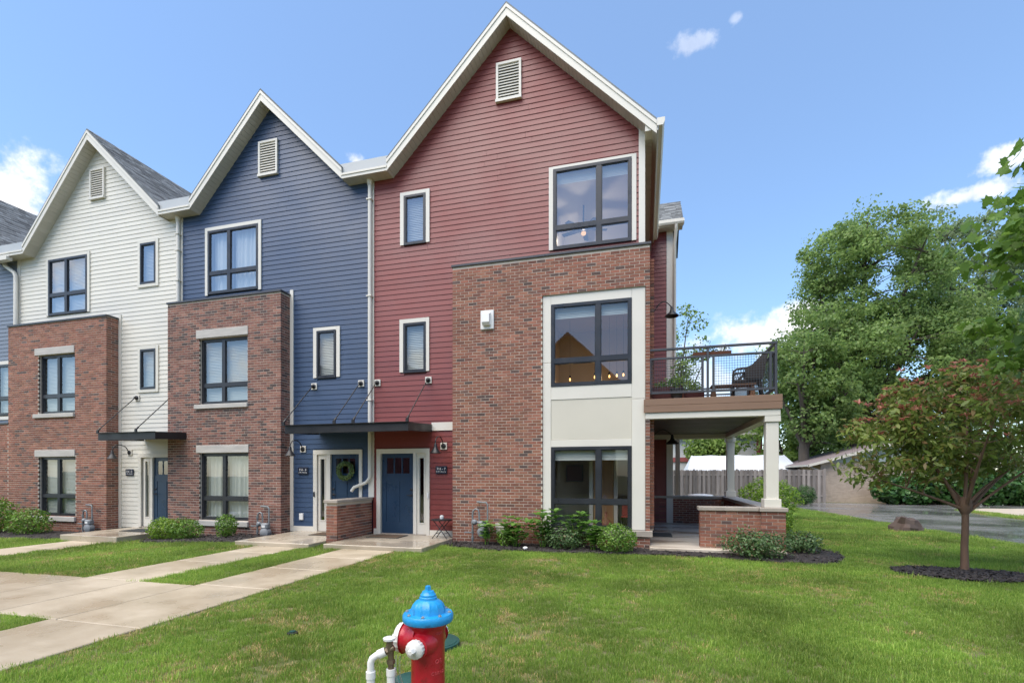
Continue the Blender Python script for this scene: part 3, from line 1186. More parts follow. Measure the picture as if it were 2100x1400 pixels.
def entry_door(parent, slab, light, outer, z0, zt, handle_at, w=.11, y=WALL_Y):
    """slab (x0,x1), sidelight (x0,x1), outer trim (x0,x1)"""
    f = MB()
    f.box(outer[0], outer[0] + w if outer[0] + w < min(slab[0], light[0]) + .05 else outer[0] + .09, y - .045, y + .10, z0, zt)
    f.box(outer[1] - .085, outer[1], y - .045, y + .10, z0, zt)
    f.box(outer[0], outer[1], y - .048, y + .10, zt, zt + .115)
    a, b = (slab[1], light[0]) if slab[0] < light[0] else (light[1], slab[0])
    f.box(a, b, y - .035, y + .10, z0, zt)
    f.build('door_frame', TRIM, parent)
    # blue slab, proud rails round recessed panels, three small lights at the top
    x0, x1 = slab
    yd = y + .025
    top0, top1 = zt - .50, zt - .11
    W = x1 - x0
    lw = (W - .32) / 3
    xs = [x0 + .13 + i * (lw + .03) for i in range(3)]
    d = MB()
    cuts = [(xx, xx + lw, top0, top1) for xx in xs]
    wall_with_holes(d, x0, x1, z0 + .02, zt, yd, yd + .045, cuts)
    # raised stiles around two tall panels
    mid = (x0 + x1) / 2
    wall_with_holes(d, x0 + .002, x1 - .002, z0 + .022, top0 - .05, yd - .012, yd + .001,
                    [(x0 + .12, mid - .05, z0 + .30, top0 - .20), (mid + .05, x1 - .12, z0 + .30, top0 - .20)])
    d.box(x0 + .05, x1 - .05, yd - .022, yd + .001, top0 - .09, top0 - .045)
    door = d.build('door', DOOR, parent)
    for xx in xs:
        p = MB()
        p.add([(xx, yd + .012, top0), (xx + lw, yd + .012, top0), (xx + lw, yd + .012, top1), (xx, yd + .012, top1)], [(0, 1, 2, 3)])
        p.build('pane', GLASS, door)
    h = MB()
    hx = x1 - .07 if handle_at > 0 else x0 + .07
    s = -1 if handle_at > 0 else 1
    hz = z0 + .98
    mt = Matrix.Translation((hx, yd - .012, hz)) @ Matrix.Rotation(PI / 2, 4, 'X')
    h.lathe([(.032, 0), (.032, .012), (.012, .016), (.012, .045)], 14, mt)
    h.tube([(hx, yd - .055, hz), (hx + s * .11, yd - .055, hz)], .010, 8)
    mt = Matrix.Translation((hx, yd - .012, hz + .14)) @ Matrix.Rotation(PI / 2, 4, 'X')
    h.lathe([(.030, 0), (.030, .014), (.02, .02)], 14, mt)
    h.build('handle', STEEL, door, smooth=40)
    # sidelight
    l0, l1 = light
    s = MB()
    g = (l0 + (l1 - l0) * .28, l1 - (l1 - l0) * .28, z0 + .30, zt - .12)
    wall_with_holes(s, l0, l1, z0 + .02, zt, y + .0, y + .045, [g])
    wall_with_holes(s, g[0] - .025, g[1] + .025, g[2] - .025, g[3] + .025, y - .012, y + .001, [g])
    sl = s.build('sidelight', TRIM, parent)
    p = MB()
    p.add([(g[0], y + .02, g[2]), (g[1], y + .02, g[2]), (g[1], y + .02, g[3]), (g[0], y + .02, g[3])], [(0, 1, 2, 3)])
    p.build('pane', GLASS, sl)
    t = MB()
    t.box(min(x0, l0), max(x1, l1), y - .06, y + .08, z0 - .02, z0 + .02)
    t.build('threshold', CAP, parent)
    # hall behind
    rb = MB()
    xa, xb, ya, yb, zc, zd = outer[0] - .1, outer[1] + .1, y + .11, y + 2.6, z0 - .05, zt + .3
    v = [(xa, ya, zc), (xb, ya, zc), (xb, yb, zc), (xa, yb, zc), (xa, ya, zd), (xb, ya, zd), (xb, yb, zd), (xa, yb, zd)]
    rb.add(v, [(0, 1, 2, 3)], 1)
    rb.add(v, [(4, 7, 6, 5), (1, 5, 6, 2), (2, 6, 7, 3), (3, 7, 4, 0)], 0)
    rb.build('hall', [HALL, ROOMFLOOR], parent)


def townhouse(name, label, x_left, x_right, mat, gable, brick, brickmat, zbrick, holes, zvl, zvr, siding_z0=.23):
    """gable = (xp, zp, xl, ml, xr, mr): ridge point, lower ends and slopes of the two rakes"""
    xp, zp, xl, ml, xr, mr = gable
    h = thing(name, label, 'townhouse', ((x_left + x_right) / 2, WALL_Y, 0), 'townhouses in the row')
    ap = zp - .285

    def lims(z):
        a = x_left if z < zvl else max(x_left, xp - (ap - z) / ml)
        b = x_right if z < zvr else min(x_right, xp + (ap - z) / mr)
        return a, b
    allh = list(holes)
    if brick:
        allh.append((brick[0] + .02, brick[1] - .02, -1, zbrick - .04))
    siding(h, mat, WALL_Y, siding_z0, ap, .1285, lims, allh, (zvl, zvr))
    # plain sheathing closes the house behind the boards, sides and back
    w = MB()
    wall_with_holes(w, x_left - .05, x_right + .05, -.3, min(zvl, zvr), WALL_Y + .012, WALL_Y + .10, allh)
    w.box(x_left - .05, x_right + .05, 21.8, 21.95, -.3, min(zvl, zvr))
    gp = [(xp - (ap - min(zvl, zvr)) / ml, min(zvl, zvr)), (xp + (ap - min(zvl, zvr)) / mr, min(zvl, zvr)), (xp, ap)]
    gp[0] = (max(gp[0][0], x_left - .05), gp[0][1])
    gp[1] = (min(gp[1][0], x_right + .05), gp[1][1])
    zsh = min(zvl, zvr)
    wl = lambda z: max(x_left - .05, xp - (ap - z) / ml)
    wr = lambda z: min(x_right + .05, xp + (ap - z) / mr)
    zz = [zsh + i * .25 for i in range(int((ap - zsh) / .25) + 1)]
    for a, b in zip(zz, zz[1:]):
        # narrow strips stepping in under the rakes (never seen from outside: boards cover them)
        wall_with_holes(w, wl(b), wr(b), a, b, WALL_Y + .012, WALL_Y + .10, allh)
    w.build('wall', mat, h)
    return h


def lay_brick_box(h, x0, x1, zt, holes, brickmat, sides='R', z0=-.15, y=10.72):
    core = MB()
    e = .004
    wall_with_holes(core, x0 + e, x1 - e, z0 - .15, zt, y + e, y + .22, holes)
    core.box(x1 - .2, x1 - e, y + .22, WALL_Y + .01, z0 - .15, zt)
    core.box(x0 + e, x0 + .2, y + .22, WALL_Y + .01, z0 - .15, zt)
    core.box(x0 + .2, x1 - .2, y + .22, WALL_Y + .01, zt - .1, zt)
    core.build('mortar_wall', MORTAR, h)
    rng = random.Random(int(abs(x0) * 100))
    bl = brick_list('F', x0, x1, z0, zt, holes, y, rng)
    if 'R' in sides:
        bl += brick_list('R', y + .048, WALL_Y - .005, z0, zt, [], x1, rng)
    if 'L' in sides:
        bl += brick_list('L', y + .048, WALL_Y - .005, z0, zt, [], x0, rng)
    lay_bricks(h, bl, brickmat)
    c = MB()
    c.bbox(x0 - .025, x1 + .025, y - .03, WALL_Y - .03, zt, zt + .055, .006)
    c.build('coping', COPING, h)


# ---- red corner house
RB = (-4.365, .113)
red_holes = [(-2.02, -.28, 6.765, 8.60), (-5.805, -5.22, 7.335, 8.565), (-5.815, -5.21, 4.145, 5.375), (-6.55, -5.14, -1, 2.24)]
red = townhouse('red_townhouse', 'red sided corner townhouse with the tallest gable and a red brick bay', -6.66, -.115, RED,
                (-3.06, 12.45, -6.12, 1.0, .25, 1.0), RB, BRICK_RED, 6.47, red_holes, 9.08, 9.24)
rake_and_soffit(red, -3.06, 12.45, -6.12, 1.0)
rake_and_soffit(red, -3.06, 12.45, .25, 1.0)
valley_gutter(red, -7.39, -6.12, 9.075)
casing(red, -2.125, -.173, 6.76, 8.665, .095, WALL_Y - .012)
window(red, -2.026, -.274, 6.758, 8.605, WALL_Y - .05, True, -.985, 7.25, cover='raised', glass=GLASS_SKY, room=3.0, wallmat=ROOM_PALE)
casing(red, -5.913, -5.114, 7.337, 8.651, .098, WALL_Y - .012)
window(red, -5.81, -5.218, 7.33, 8.565, WALL_Y - .05, False, fw=.055, glass=GLASS_SKY)
casing(red, -5.929, -5.123, 4.16, 5.482, .10, WALL_Y - .012)
window(red, -5.82, -5.208, 4.14, 5.375, WALL_Y - .05, False, fw=.055)
gable_vent(red, -3.393, -2.779, 10.41, 11.328, WALL_Y - .012)
entry_door(red, (-6.45, -5.557), (-5.474, -5.199), (-6.575, -5.115), .107, 2.135, +1)
mb = MB()
mb.box(-5.06, -4.37, WALL_Y - .035, WALL_Y - .010, 2.685, 2.885)
mb.box(-6.66, -6.58, WALL_Y - .035, WALL_Y + .01, .09, .235)
mb.box(-5.11, -4.37, WALL_Y - .035, WALL_Y + .01, .09, .235)
mb.build('band_board', TRIM, red)
mb = MB()
mb.box(-.121, .013, WALL_Y - .035, WALL_Y + .10, 6.4, 9.22)
mb.box(-6.815, -6.655, WALL_Y - .03, WALL_Y + .02, 1.03, 9.08)
mb.build('corner_board', TRIM, red)
mb = MB()
mb.box(-.10, -.004, WALL_Y + .10, 16.0, -.2, 9.1)
mb.build('side_wall', RED, red)
# right-hand eave: soffit, fascia, gutter
mb = MB()
y = RAKE_Y + .3
while y < 16.2:
    mb.box(.0, .255, y + .002, y + .123, 8.93, 8.945)
    y += .125
mb.build('soffit_boards', SOFFIT, red, kind='stuff')
mb = MB()
mb.box(.255, .28, RAKE_Y, 16.2, 8.90, 9.13)
mb.box(.013, .255, RAKE_Y + .005, RAKE_Y + .30, 8.92, 9.1)
mb.build('fascia', TRIM, red)
mb = MB()
mb.prism_y([(.285, 8.98), (.37, 8.98), (.41, 9.06), (.41, 9.12), (.398, 9.12), (.398, 9.065), (.362, 8.992), (.285, 8.992)], RAKE_Y - .03, 16.1)
mb.prism_y([(.256, 8.97), (.375, 8.97), (.416, 9.05), (.416, 9.128), (.256, 9.128)], RAKE_Y - .042, RAKE_Y - .031)
mb.build('gutter', TRIM, red)
downspout(red, -6.735, 1.30, 9.07, kick=1)
# brick volume with the cream window bay let into its corner
BAY = (-2.211, .023, .415, 5.605)
lay_brick_box(red, RB[0], RB[1], 6.47, [BAY], BRICK_RED, 'RL')
BY = 10.755
for nm, q, yy in (('trim_board', (-2.205, -2.02, .418, 4.10), BY), ('trim_board', (-2.205, -2.02, 4.106, 5.60), BY),
                  ('trim_board', (-.262, .018, .418, 3.22), BY), ('trim_board', (-.262, .018, 3.226, 5.60), BY),
                  ('trim_board', (-2.018, -.264, 5.395, 5.60), BY), ('trim_board', (-2.018, -.264, 3.27, 3.56), BY),
                  ('trim_board', (-2.018, -.264, 2.218, 2.372), BY), ('bay_panel', (-2.018, -.264, 2.376, 3.266), BY + .012)):
    mb = MB()
    mb.bbox(q[0], q[1], yy, yy + .10, q[2], q[3], .004)
    mb.build(nm, PANEL if nm == 'bay_panel' else TRIM, red)
window(red, -2.014, -.268, 3.562, 5.392, BY - .012, True, -.977, 4.13, cover='raised', room=2.6)
window(red, -2.014, -.268, .415, 2.216, BY - .012, True, -.968, 1.01, cover='raised', room=2.1, glass=GLASS_CLEAR)
mb = MB()
mb.bbox(-2.26, .165, 10.655, 10.80, .285, .415, .008)
mb.box(.02, .163, 10.80, 11.3, .287, .413)
mb.build('stone_ledge', CAP, red)
mb = MB()
mb.box(.113, .19, 10.95, 11.12, .41, 5.6)
mb.build('corner_return', MORTAR, red)
lay_bricks(red, brick_list('F', .118, .20, .43, 6.3, [], 10.935, random.Random(2)), BRICK_RED, 0)
# dryer vent hood
mb = MB()
mb.bbox(-3.656, -3.338, 10.675, 10.725, 4.945, 5.38, .01)
mb.prism_x([(10.675, 5.02), (10.60, 5.02), (10.55, 5.08), (10.56, 5.27), (10.675, 5.33)], -3.585, -3.41)
mb.build('vent_hood', WHITE, red)
# video bell on the door trim
mb = MB()
mb.bbox(-5.165, -5.125, WALL_Y - .075, WALL_Y - .045, 1.02, 1.15, .006)
mb.build('door_bell', WHITE, red)
mb = MB()
mb.box(-.35, .70, 15.96, 16.0, .1, 9.2)

# rear wing beyond the porch
W0, W1, WY = -.1, .667, 16.0
siding(red, RED, WY, .1, 9.25, .1285, lambda z: (W0, W1), [])
mb = MB()
mb.box(W0, .84, WY + .012, 21.9, -.2, 9.25)
mb.build('wing_wall', RED, red)
mb = MB()
mb.box(W1, .856, WY - .035, WY + .05, .1, 9.22)
mb.build('corner_board', TRIM, red)
mb = MB()
mb.prism_x([(15.68, 9.36), (17.0, 10.62), (18.3, 9.36), (18.3, 9.30), (17.0, 10.56), (15.68, 9.30)], -1.5, 1.14)
mb.build('roof', SHINGLE, red)
lay_shingles(red, lambda u, v, hh: (v, 17.0 - u * .7233 - hh * .69, 10.62 - u * .6905 + hh * .7233), 1.825, -.3, 1.145, w=.28, expo=.135)
mb = MB()
mb.box(-.3, 1.13, 15.68, WY, 9.20, 9.225)
mb.box(-.3, 1.145, 15.655, 15.68, 9.17, 9.33)
mb.build('fascia', SOFFIT, red)
mb = MB()
mb.prism_x([(15.65, 9.20), (15.56, 9.20), (15.53, 9.25), (15.53, 9.34), (15.545, 9.34), (15.545, 9.26), (15.57, 9.215), (15.65, 9.215)], .42, 1.16)
mb.build('gutter', TRIM, red)
mb = MB()
mb.tube([(.93, 15.6, 9.2), (.93, 15.62, 9.08), (.90, 15.9, 8.75), (.90, 15.9, 3.0)], .05, 8)
mb.build('downspout', TRIM, red, smooth=50)

# things inside the red house that show through the glass
mb = MB()
cf = thing('ceiling_fan', 'dark ceiling fan with a lit lamp behind the top floor window of the red house', 'ceiling fan', (-1.55, 12.9, 8.05), None)
mb.tube([(-1.55, 12.9, 8.70), (-1.55, 12.9, 8.1)], .02, 8)
mb.lathe([(.02, 8.12), (.11, 8.10), (.12, 8.02), (.05, 7.98)], 16, Matrix.Translation((-1.55, 12.9, 0)))
mb.build('motor', STEEL, cf, smooth=40)
for k in range(5):
    w = k * 2 * PI / 5 + .3
    b = MB()
    b.m = Matrix.Translation((-1.55, 12.9, 8.06)) @ Matrix.Rotation(w, 4, 'Z') @ Matrix.Rotation(.18, 4, 'X')
    b.box(.1, .62, -.065, .065, -.006, .006)
    b.build('blade', STEEL, cf)
b = MB()
b.lathe([(.02, 7.90), (.055, 7.92), (.065, 7.95), (.06, 7.985)], 14, Matrix.Translation((-1.55, 12.9, 0)))
b.build('lamp_bowl', FANBULB, cf, smooth=60)
def lamp_light(name, parent, loc, watts, col):
    ld = bpy.data.lights.new(name, 'POINT')
    ld.energy = watts
    ld.color = col
    ld.shadow_soft_size = .05
    lo = bpy.data.objects.new(name, ld)
    COL.objects.link(lo)
    lo.parent = parent
    lo.location = Vector(loc) - Vector(BASE[parent.name])


lamp_light('fan_light', cf, (-1.55, 12.9, 7.82), 9, (1.0, .82, .62))
PEND = ('lit bulb alone at the far side of the lower left bay pane', 'lit bulb beside the mullion in the lower left bay pane', 'first lit bulb right of the mullion in the middle bay window',
        'second lit bulb right of the mullion in the middle bay window', 'last lit bulb, next to the right frame of the middle bay window')
for i, (px, pz) in enumerate(((-1.82, 4.0), (-1.20, 4.03), (-.84, 4.03), (-.66, 4.04), (-.50, 4.05))):
    p = thing('pendant_lamp', '', 'pendant lamp', (px, 12.3, pz), 'pendant bulbs behind the middle window of the red house')
    p['label'] = PEND[i]
    b = MB()
    b.tube([(px, 12.3, 5.5), (px, 12.3, pz + .09)], .003, 6)
    b.lathe([(.006, .12), (.022, .10), (.024, .05), (.018, .045)], 10, Matrix.Translation((px, 12.3, pz)))
    b.build('cord', STEEL, p, smooth=40)
    b = MB()
    b.lathe([(.004, -.03), (.016, -.02), (.021, 0), (.017, .02), (.008, .045)], 12, Matrix.Translation((px, 12.3, pz)))
    b.build('bulb', BULB, p, smooth=60)
    lamp_light('bulb_light', p, (px, 12.3, pz - .06), .9, (1.0, .62, .30))
# ground floor room: oak door, dark picture, red cloth, plant stand
d = thing('oak_door', 'orange oak interior door ajar inside the lower bay window', 'door', (-.9, 12.0, .2))
b = MB()
b.bbox(-1.20, -.72, 12.0, 12.04, .28, 2.16, .006)
b.build('leaf', ORANGEW, d)
b = MB()
b.box(-.71, -.62, 11.95, 12.04, .28, 2.2)
b.box(-1.30, -1.21, 11.95, 12.04, .28, 2.2)
b.build('jamb', TRIM, d)
d = thing('dark_picture', 'dark square picture on the wall inside the lower bay window', 'picture', (-1.75, 12.8, 1.6))
b = MB()
b.bbox(-2.0, -1.55, 12.80, 12.83, 1.42, 1.86, .005)
b.build('frame', STEEL, d)
b = MB()
b.box(-1.97, -1.58, 12.792, 12.80, 1.45, 1.83)
b.build('print', PLANTER, d)
d = thing('folded_chair', 'red cushioned folding chair seen through the lower bay window', 'chair', (-.45, 11.9, .25))
b = MB()
b.bbox(-.52, -.30, 11.88, 11.95, .62, 1.02, .02)
b.build('backrest', REDCLOTH, d)
b = MB()
for sx in (-.52, -.30):
    b.tube([(sx, 11.75, .25), (sx, 11.97, .70), (sx, 11.97, 1.05)], .012, 6)
    b.tube([(sx, 12.05, .25), (sx, 11.80, .62)], .012, 6)
b.build('legs', STEEL, d)
b = MB()
b.bbox(-.53, -.29, 11.68, 11.92, .60, .63, .01)
b.build('seat', REDCLOTH, d)
d = thing('floor_vase', 'amber glass vase standing behind the lower bay window', 'vase', (-.85, 11.3, .235))
b = MB()
b.lathe([(.10, .235), (.15, .30), (.16, .44), (.10, .56), (.035, .62), (.03, .74), (.045, .75)], 18, Matrix.Translation((-.85, 11.3, 0)))
b.build('body', TERRA, d, smooth=50)

# ---- navy middle house
NB = (-12.968, -9.18)
nav_holes = [(-11.93, -10.22, 6.70, 8.49), (-8.34, -7.77, 4.14, 5.385), (-8.43, -7.02, -1, 2.24)]
nav = townhouse('navy_townhouse', 'navy blue sided townhouse with a brown brick bay between two neighbours', -12.86, -6.815, NAVY,
                (-9.85, 11.86, -12.246, 1.06, -7.385, 1.0), NB, BRICK_BROWN, 6.39, nav_holes, 9.0, 9.08)
rake_and_soffit(nav, -9.85, 11.86, -12.246, 1.06)
rake_and_soffit(nav, -9.85, 11.86, -7.385, 1.0)
valley_gutter(nav, -13.37, -12.246, 9.0)
casing(nav, -12.026, -10.116, 6.665, 8.575, .095, WALL_Y - .012)
window(nav, -11.93, -10.21, 6.69, 8.48, WALL_Y - .05, True, -11.2, 7.27, cover='curtain', glass=GLASS_SKY,
       cover_spans=[(-11.88, -11.24), (-11.16, -10.26)])
casing(nav, -8.452, -7.649, 4.15, 5.468, .10, WALL_Y - .012)
window(nav, -8.347, -7.766, 4.135, 5.385, WALL_Y - .05, False, fw=.055)
gable_vent(nav, -10.188, -9.572, 9.74, 10.683, WALL_Y - .012)
entry_door(nav, (-7.937, -7.10), (-8.33, -8.045), (-8.45, -6.995), .107, 2.135, -1)
wins = [(-11.852, -10.234, 3.535, 5.33), (-11.852, -10.205, .36, 2.19)]
lay_brick_box(nav, NB[0], NB[1], 6.385, wins, BRICK_BROWN, 'R')
window(nav, *wins[0], 10.80, True, -11.115, 4.06, cover='blind')
window(nav, *wins[1], 10.80, True, -11.09, .95, cover='curtain', cover_spans=[(-11.85, -11.35), (-11.12, -10.25)])
for nm, q in (('lintel', (-11.955, -10.215, 5.345, 5.575)), ('lintel', (-11.952, -10.197, 2.196, 2.405))):
    mb = MB()
    mb.bbox(q[0], q[1], 10.70, 10.86, q[2], q[3], .008)
    mb.build(nm, STONE, nav)
for q in ((-11.983, -10.21, 3.405, 3.522), (-11.983, -10.19, .205, .345)):
    mb = MB()
    mb.bbox(q[0], q[1], 10.66, 10.86, q[2], q[3], .008)
    mb.build('window_sill', STONE, nav)
mb = MB()
mb.box(-9.178, -9.08, WALL_Y - .04, WALL_Y + .01, .22, 6.55)
mb.build('corner_board', TRIM, nav)
mb = MB()
mb.box(-9.178, -8.45, WALL_Y - .035, WALL_Y + .01, .09, .235)
mb.build('band_board', TRIM, nav)
mb = MB()
mb.box(-13.03, -12.85, WALL_Y - .03, WALL_Y + .02, 6.3, 9.0)
mb.build('corner_board', TRIM, nav)
downspout(nav, -12.94, 6.45, 8.99)
mb = MB()
mb.bbox(-8.88, -8.76, WALL_Y - .06, WALL_Y - .012, .40, .575, .008)
mb.build('outlet_cover', WHITE, nav)
mb = MB()
mb.bbox(-8.43, -8.395, WALL_Y - .075, WALL_Y - .045, 1.02, 1.15, .006)
mb.build('door_bell', STEEL, nav)

# ---- cream house
CB = (-19.443, -15.287)
cr_holes = [(-18.23, -16.575, 6.64, 8.38), (-14.425, -13.85, 7.235, 8.435), (-14.425, -13.85, 4.13, 5.30), (-14.50, -12.9, -1, 2.22)]
cre = townhouse('cream_townhouse', 'cream sided townhouse with a red brick bay at the far end of the row', -19.55, -13.02, CREAM,
                (-16.12, 11.96, -18.88, 1.12, -13.365, .97), CB, BRICK_RED, 6.26, cr_holes, 8.56, 9.0, siding_z0=.04)
rake_and_soffit(cre, -16.12, 11.96, -18.88, 1.12)
rake_and_soffit(cre, -16.12, 11.96, -13.365, .97, shingles=True)
valley_gutter(cre, -20.6, -18.88, 8.55)
window(cre, -18.235, -16.57, 6.625, 8.388, WALL_Y - .05, True, -17.47, 7.26, cover='blind', glass=GLASS_SKY)
casing(cre, -18.33, -16.47, 6.62, 8.48, .095, WALL_Y - .012, mat=CREAM)
window(cre, -14.432, -13.842, 7.23, 8.44, WALL_Y - .05, False, fw=.055, glass=GLASS_SKY)
casing(cre, -14.53, -13.745, 7.14, 8.53, .095, WALL_Y - .012, True, mat=CREAM)
window(cre, -14.432, -13.842, 4.12, 5.305, WALL_Y - .05, False, fw=.055)
casing(cre, -14.53, -13.745, 4.03, 5.40, .095, WALL_Y - .012, True, mat=CREAM)
gable_vent(cre, -16.437, -15.843, 10.025, 10.95, WALL_Y - .012)
entry_door(cre, (-13.97, -13.1), (-14.35, -14.05), (-14.51, -12.98), .06, 2.11, -1)
wins = [(-18.1, -16.555, 3.475, 5.275), (-18.1, -16.53, .345, 2.143)]
lay_brick_box(cre, CB[0], CB[1], 6.26, wins, BRICK_RED, 'R', z0=-.25)
window(cre, *wins[0], 10.80, True, -17.37, 4.02, cover='blind')
window(cre, *wins[1], 10.80, True, -17.37, .95, cover='blind')
for q in ((-18.25, -16.57, 5.28, 5.50), (-18.25, -16.545, 2.15, 2.36)):
    mb = MB()
    mb.bbox(q[0], q[1], 10.70, 10.86, q[2], q[3], .008)
    mb.build('lintel', STONE, cre)
for q in ((-18.266, -16.55, 3.345, 3.467), (-18.266, -16.5, .19, .335)):
    mb = MB()
    mb.bbox(q[0], q[1], 10.66, 10.86, q[2], q[3], .008)
    mb.build('window_sill', STONE, cre)
mb = MB()
mb.box(-15.285, -15.19, WALL_Y - .04, WALL_Y + .01, .0, 6.42)
mb.build('corner_board', CREAM, cre)
mb = MB()
mb.box(-19.66, -19.54, WALL_Y - .03, WALL_Y + .02, 6.2, 8.56)
mb.build('corner_board', TRIM, cre)
mb = MB()
mb.tube([(-20.1, 10.98, 8.50), (-20.05, 10.98, 8.38), (-19.66, 11.0, 8.12), (-19.6, 11.0, 8.0), (-19.6, 11.0, 6.3)], .06, 10)
mb.build('downspout', TRIM, cre, smooth=50)
mb = MB()
mb.box(-20.7, -19.5, 10.70, 10.86, 8.42, 8.53)
mb.build('gutter', TRIM, cre)

# ---- slate house, cut by the picture's edge
sl_holes = [(-21.3, -19.95, 3.5, 5.3)]
sla = townhouse('slate_townhouse', 'grey blue sided townhouse beyond the cream one, only its edge showing', -25.6, -19.67, SLATE,
                (-22.9, 11.7, -25.4, 1.0, -20.55, 1.18), None, None, 0, sl_holes, 8.5, 8.5)
rake_and_soffit(sla, -22.9, 11.7, -25.4, 1.0)
rake_and_soffit(sla, -22.9, 11.7, -20.55, 1.18, shingles=True)
window(sla, -21.2, -19.98, 3.55, 5.2, WALL_Y - .05, True, -20.6, 4.1)
casing(sla, -21.3, -19.88, 3.4, 5.32, .11, WALL_Y - .012, True)
lay_brick_box(sla, -25.4, -19.46, 3.2, [], BRICK_RED, '', z0=-.25, y=10.74)

# ------------------------------------------------------------------ canopies, lamps, signs


def canopy(label, x0, x1, rods, y_front=9.82, zt=2.77):
    c = thing('entrance_canopy', label, 'canopy', ((x0 + x1) / 2, WALL_Y, 2.7), 'steel canopies over the front doors')
    s = .075
    b = MB()
    b.prism_x([(y_front, zt), (y_front, zt - .19), (y_front + .012, zt - .19), (y_front + .012, zt)], x0, x1)
    b.prism_x([(y_front - .05, zt), (y_front + .012, zt + .002), (y_front + .012, zt + .014), (y_front - .05, zt + .012)], x0, x1)
    b.prism_x([(y_front + .012, zt - .19), (y_front + .07, zt - .19), (y_front + .07, zt - .178), (y_front + .012, zt - .178)], x0, x1)
    b.build('front_channel', STEEL, c)
    for xx in (x0, x1 - .012):
        b = MB()
        b.prism_x([(y_front + .013, zt - .19), (WALL_Y - .03, zt - .19 + s), (WALL_Y - .03, zt + s), (y_front + .013, zt)], xx, xx + .012)
        b.build('side_channel', STEEL, c)
    n = max(2, int((x1 - x0) / .8))
    for i in range(1, n):
        xx = x0 + (x1 - x0) * i / n
        b = MB()
        b.prism_x([(y_front + .072, zt - .12), (WALL_Y - .03, zt - .12 + s), (WALL_Y - .03, zt - .03 + s), (y_front + .072, zt - .03)], xx - .03, xx + .03)
        b.build('rafter', STEEL, c)
    b = MB()
    b.prism_x([(y_front + .014, zt - .03), (WALL_Y - .03, zt - .03 + s), (WALL_Y - .03, zt - .01 + s), (y_front + .014, zt - .01)], x0 + .013, x1 - .013)
    b.build('roof_sheet', STEEL, c)
    for (px, pz, ex) in rods:
        p = MB()
        p.bbox(px - .085, px + .085, WALL_Y - .045, WALL_Y - .012, pz - .085, pz + .085, .006)
        pl = p.build('wall_plate', TRIM, c)
        p = MB()
        mt = Matrix.Translation((px, WALL_Y - .045, pz)) @ Matrix.Rotation(PI / 2, 4, 'X')
        p.lathe([(.062, 0), (.062, .02), (.035, .03), (.03, .075), (.012, .085)], 14, mt)
        p.build('boss', STEEL, pl, smooth=40)
        r = MB()
        e = Vector((ex, y_front + .03, zt + .08))
        r.tube([(px, WALL_Y - .11, pz - .02), e], .0125, 6)
        q = Vector((px, WALL_Y - .11, pz - .02))
        d = (q - e).normalized()
        r.tube([e, e + d * .10], .024, 8)
        r.box(ex - .035, ex + .035, y_front + .015, y_front + .045, zt, zt + .09)
        r.build('tie_rod', STEEL, c)
    return c


canopy('long black steel canopy shared by the navy and red front doors', -8.29, -5.05,
       [(-8.428, 3.93, -8.36), (-7.022, 3.94, -6.96), (-6.553, 3.932, -6.46), (-5.143, 3.93, -5.09)])
canopy('black steel canopy over the cream house door, partly hidden by brown brick', -14.30, -12.3,
       [(-14.553, 3.88, -14.36), (-13.15, 3.88, -13.0)], zt=2.72)


def wall_lamp(label, x, z, side=0.0, y=WALL_Y - .012, plate=True, out=.45):
    """gooseneck barn lamp on a wall facing -Y, arm swings out towards the yard"""
    l = thing('barn_lamp', label, 'wall lamp', (x, y, z), 'gooseneck barn lamps')
    if plate:
        b = MB()
        b.bbox(x - .085, x + .085, y - .03, y, z - .085, z + .085, .005)
        b.build('mount_block', TRIM, l)
    yy = y - (.03 if plate else 0)
    b = MB()
    b.lathe([(.062, 0), (.062, .015), (.03, .03)], 16, Matrix.Translation((x, yy, z)) @ Matrix.Rotation(PI / 2, 4, 'X'))
    b.build('rosette', STEEL, l, smooth=40)
    b = MB()
    pts = []
    for t in np.linspace(0, 1, 15):
        # out and up, then over and down to the shade
        w = t * PI * 1.06
        pts.append((x + side * t, yy - .03 - out * (.5 - .5 * math.cos(w)) if t < 1 else yy - .03 - out, z + .05 * t + .19 * math.sin(w)))
    b.tube(pts, .0125, 8)
    b.build('arm', STEEL, l, smooth=50)
    ex, ey, ez = pts[-1]
    b = MB()
    b.lathe([(.02, .03), (.034, .0), (.040, -.06), (.060, -.10), (.118, -.19), (.132, -.205), (.128, -.21), (.112, -.19), (.05, -.09), (.0, -.085)], 22,
            Matrix.Translation((ex, ey, ez)))
    b.build('shade', STEEL, l, smooth=40)
    return l


wall_lamp('black barn lamp right of the red house door, above its number sign', -4.738, 2.30)
wall_lamp('black barn lamp left of the navy house door, beside the brown brick', -8.773, 2.28)
wall_lamp('black barn lamp left of the cream house door, beside the red brick', -14.85, 2.26)


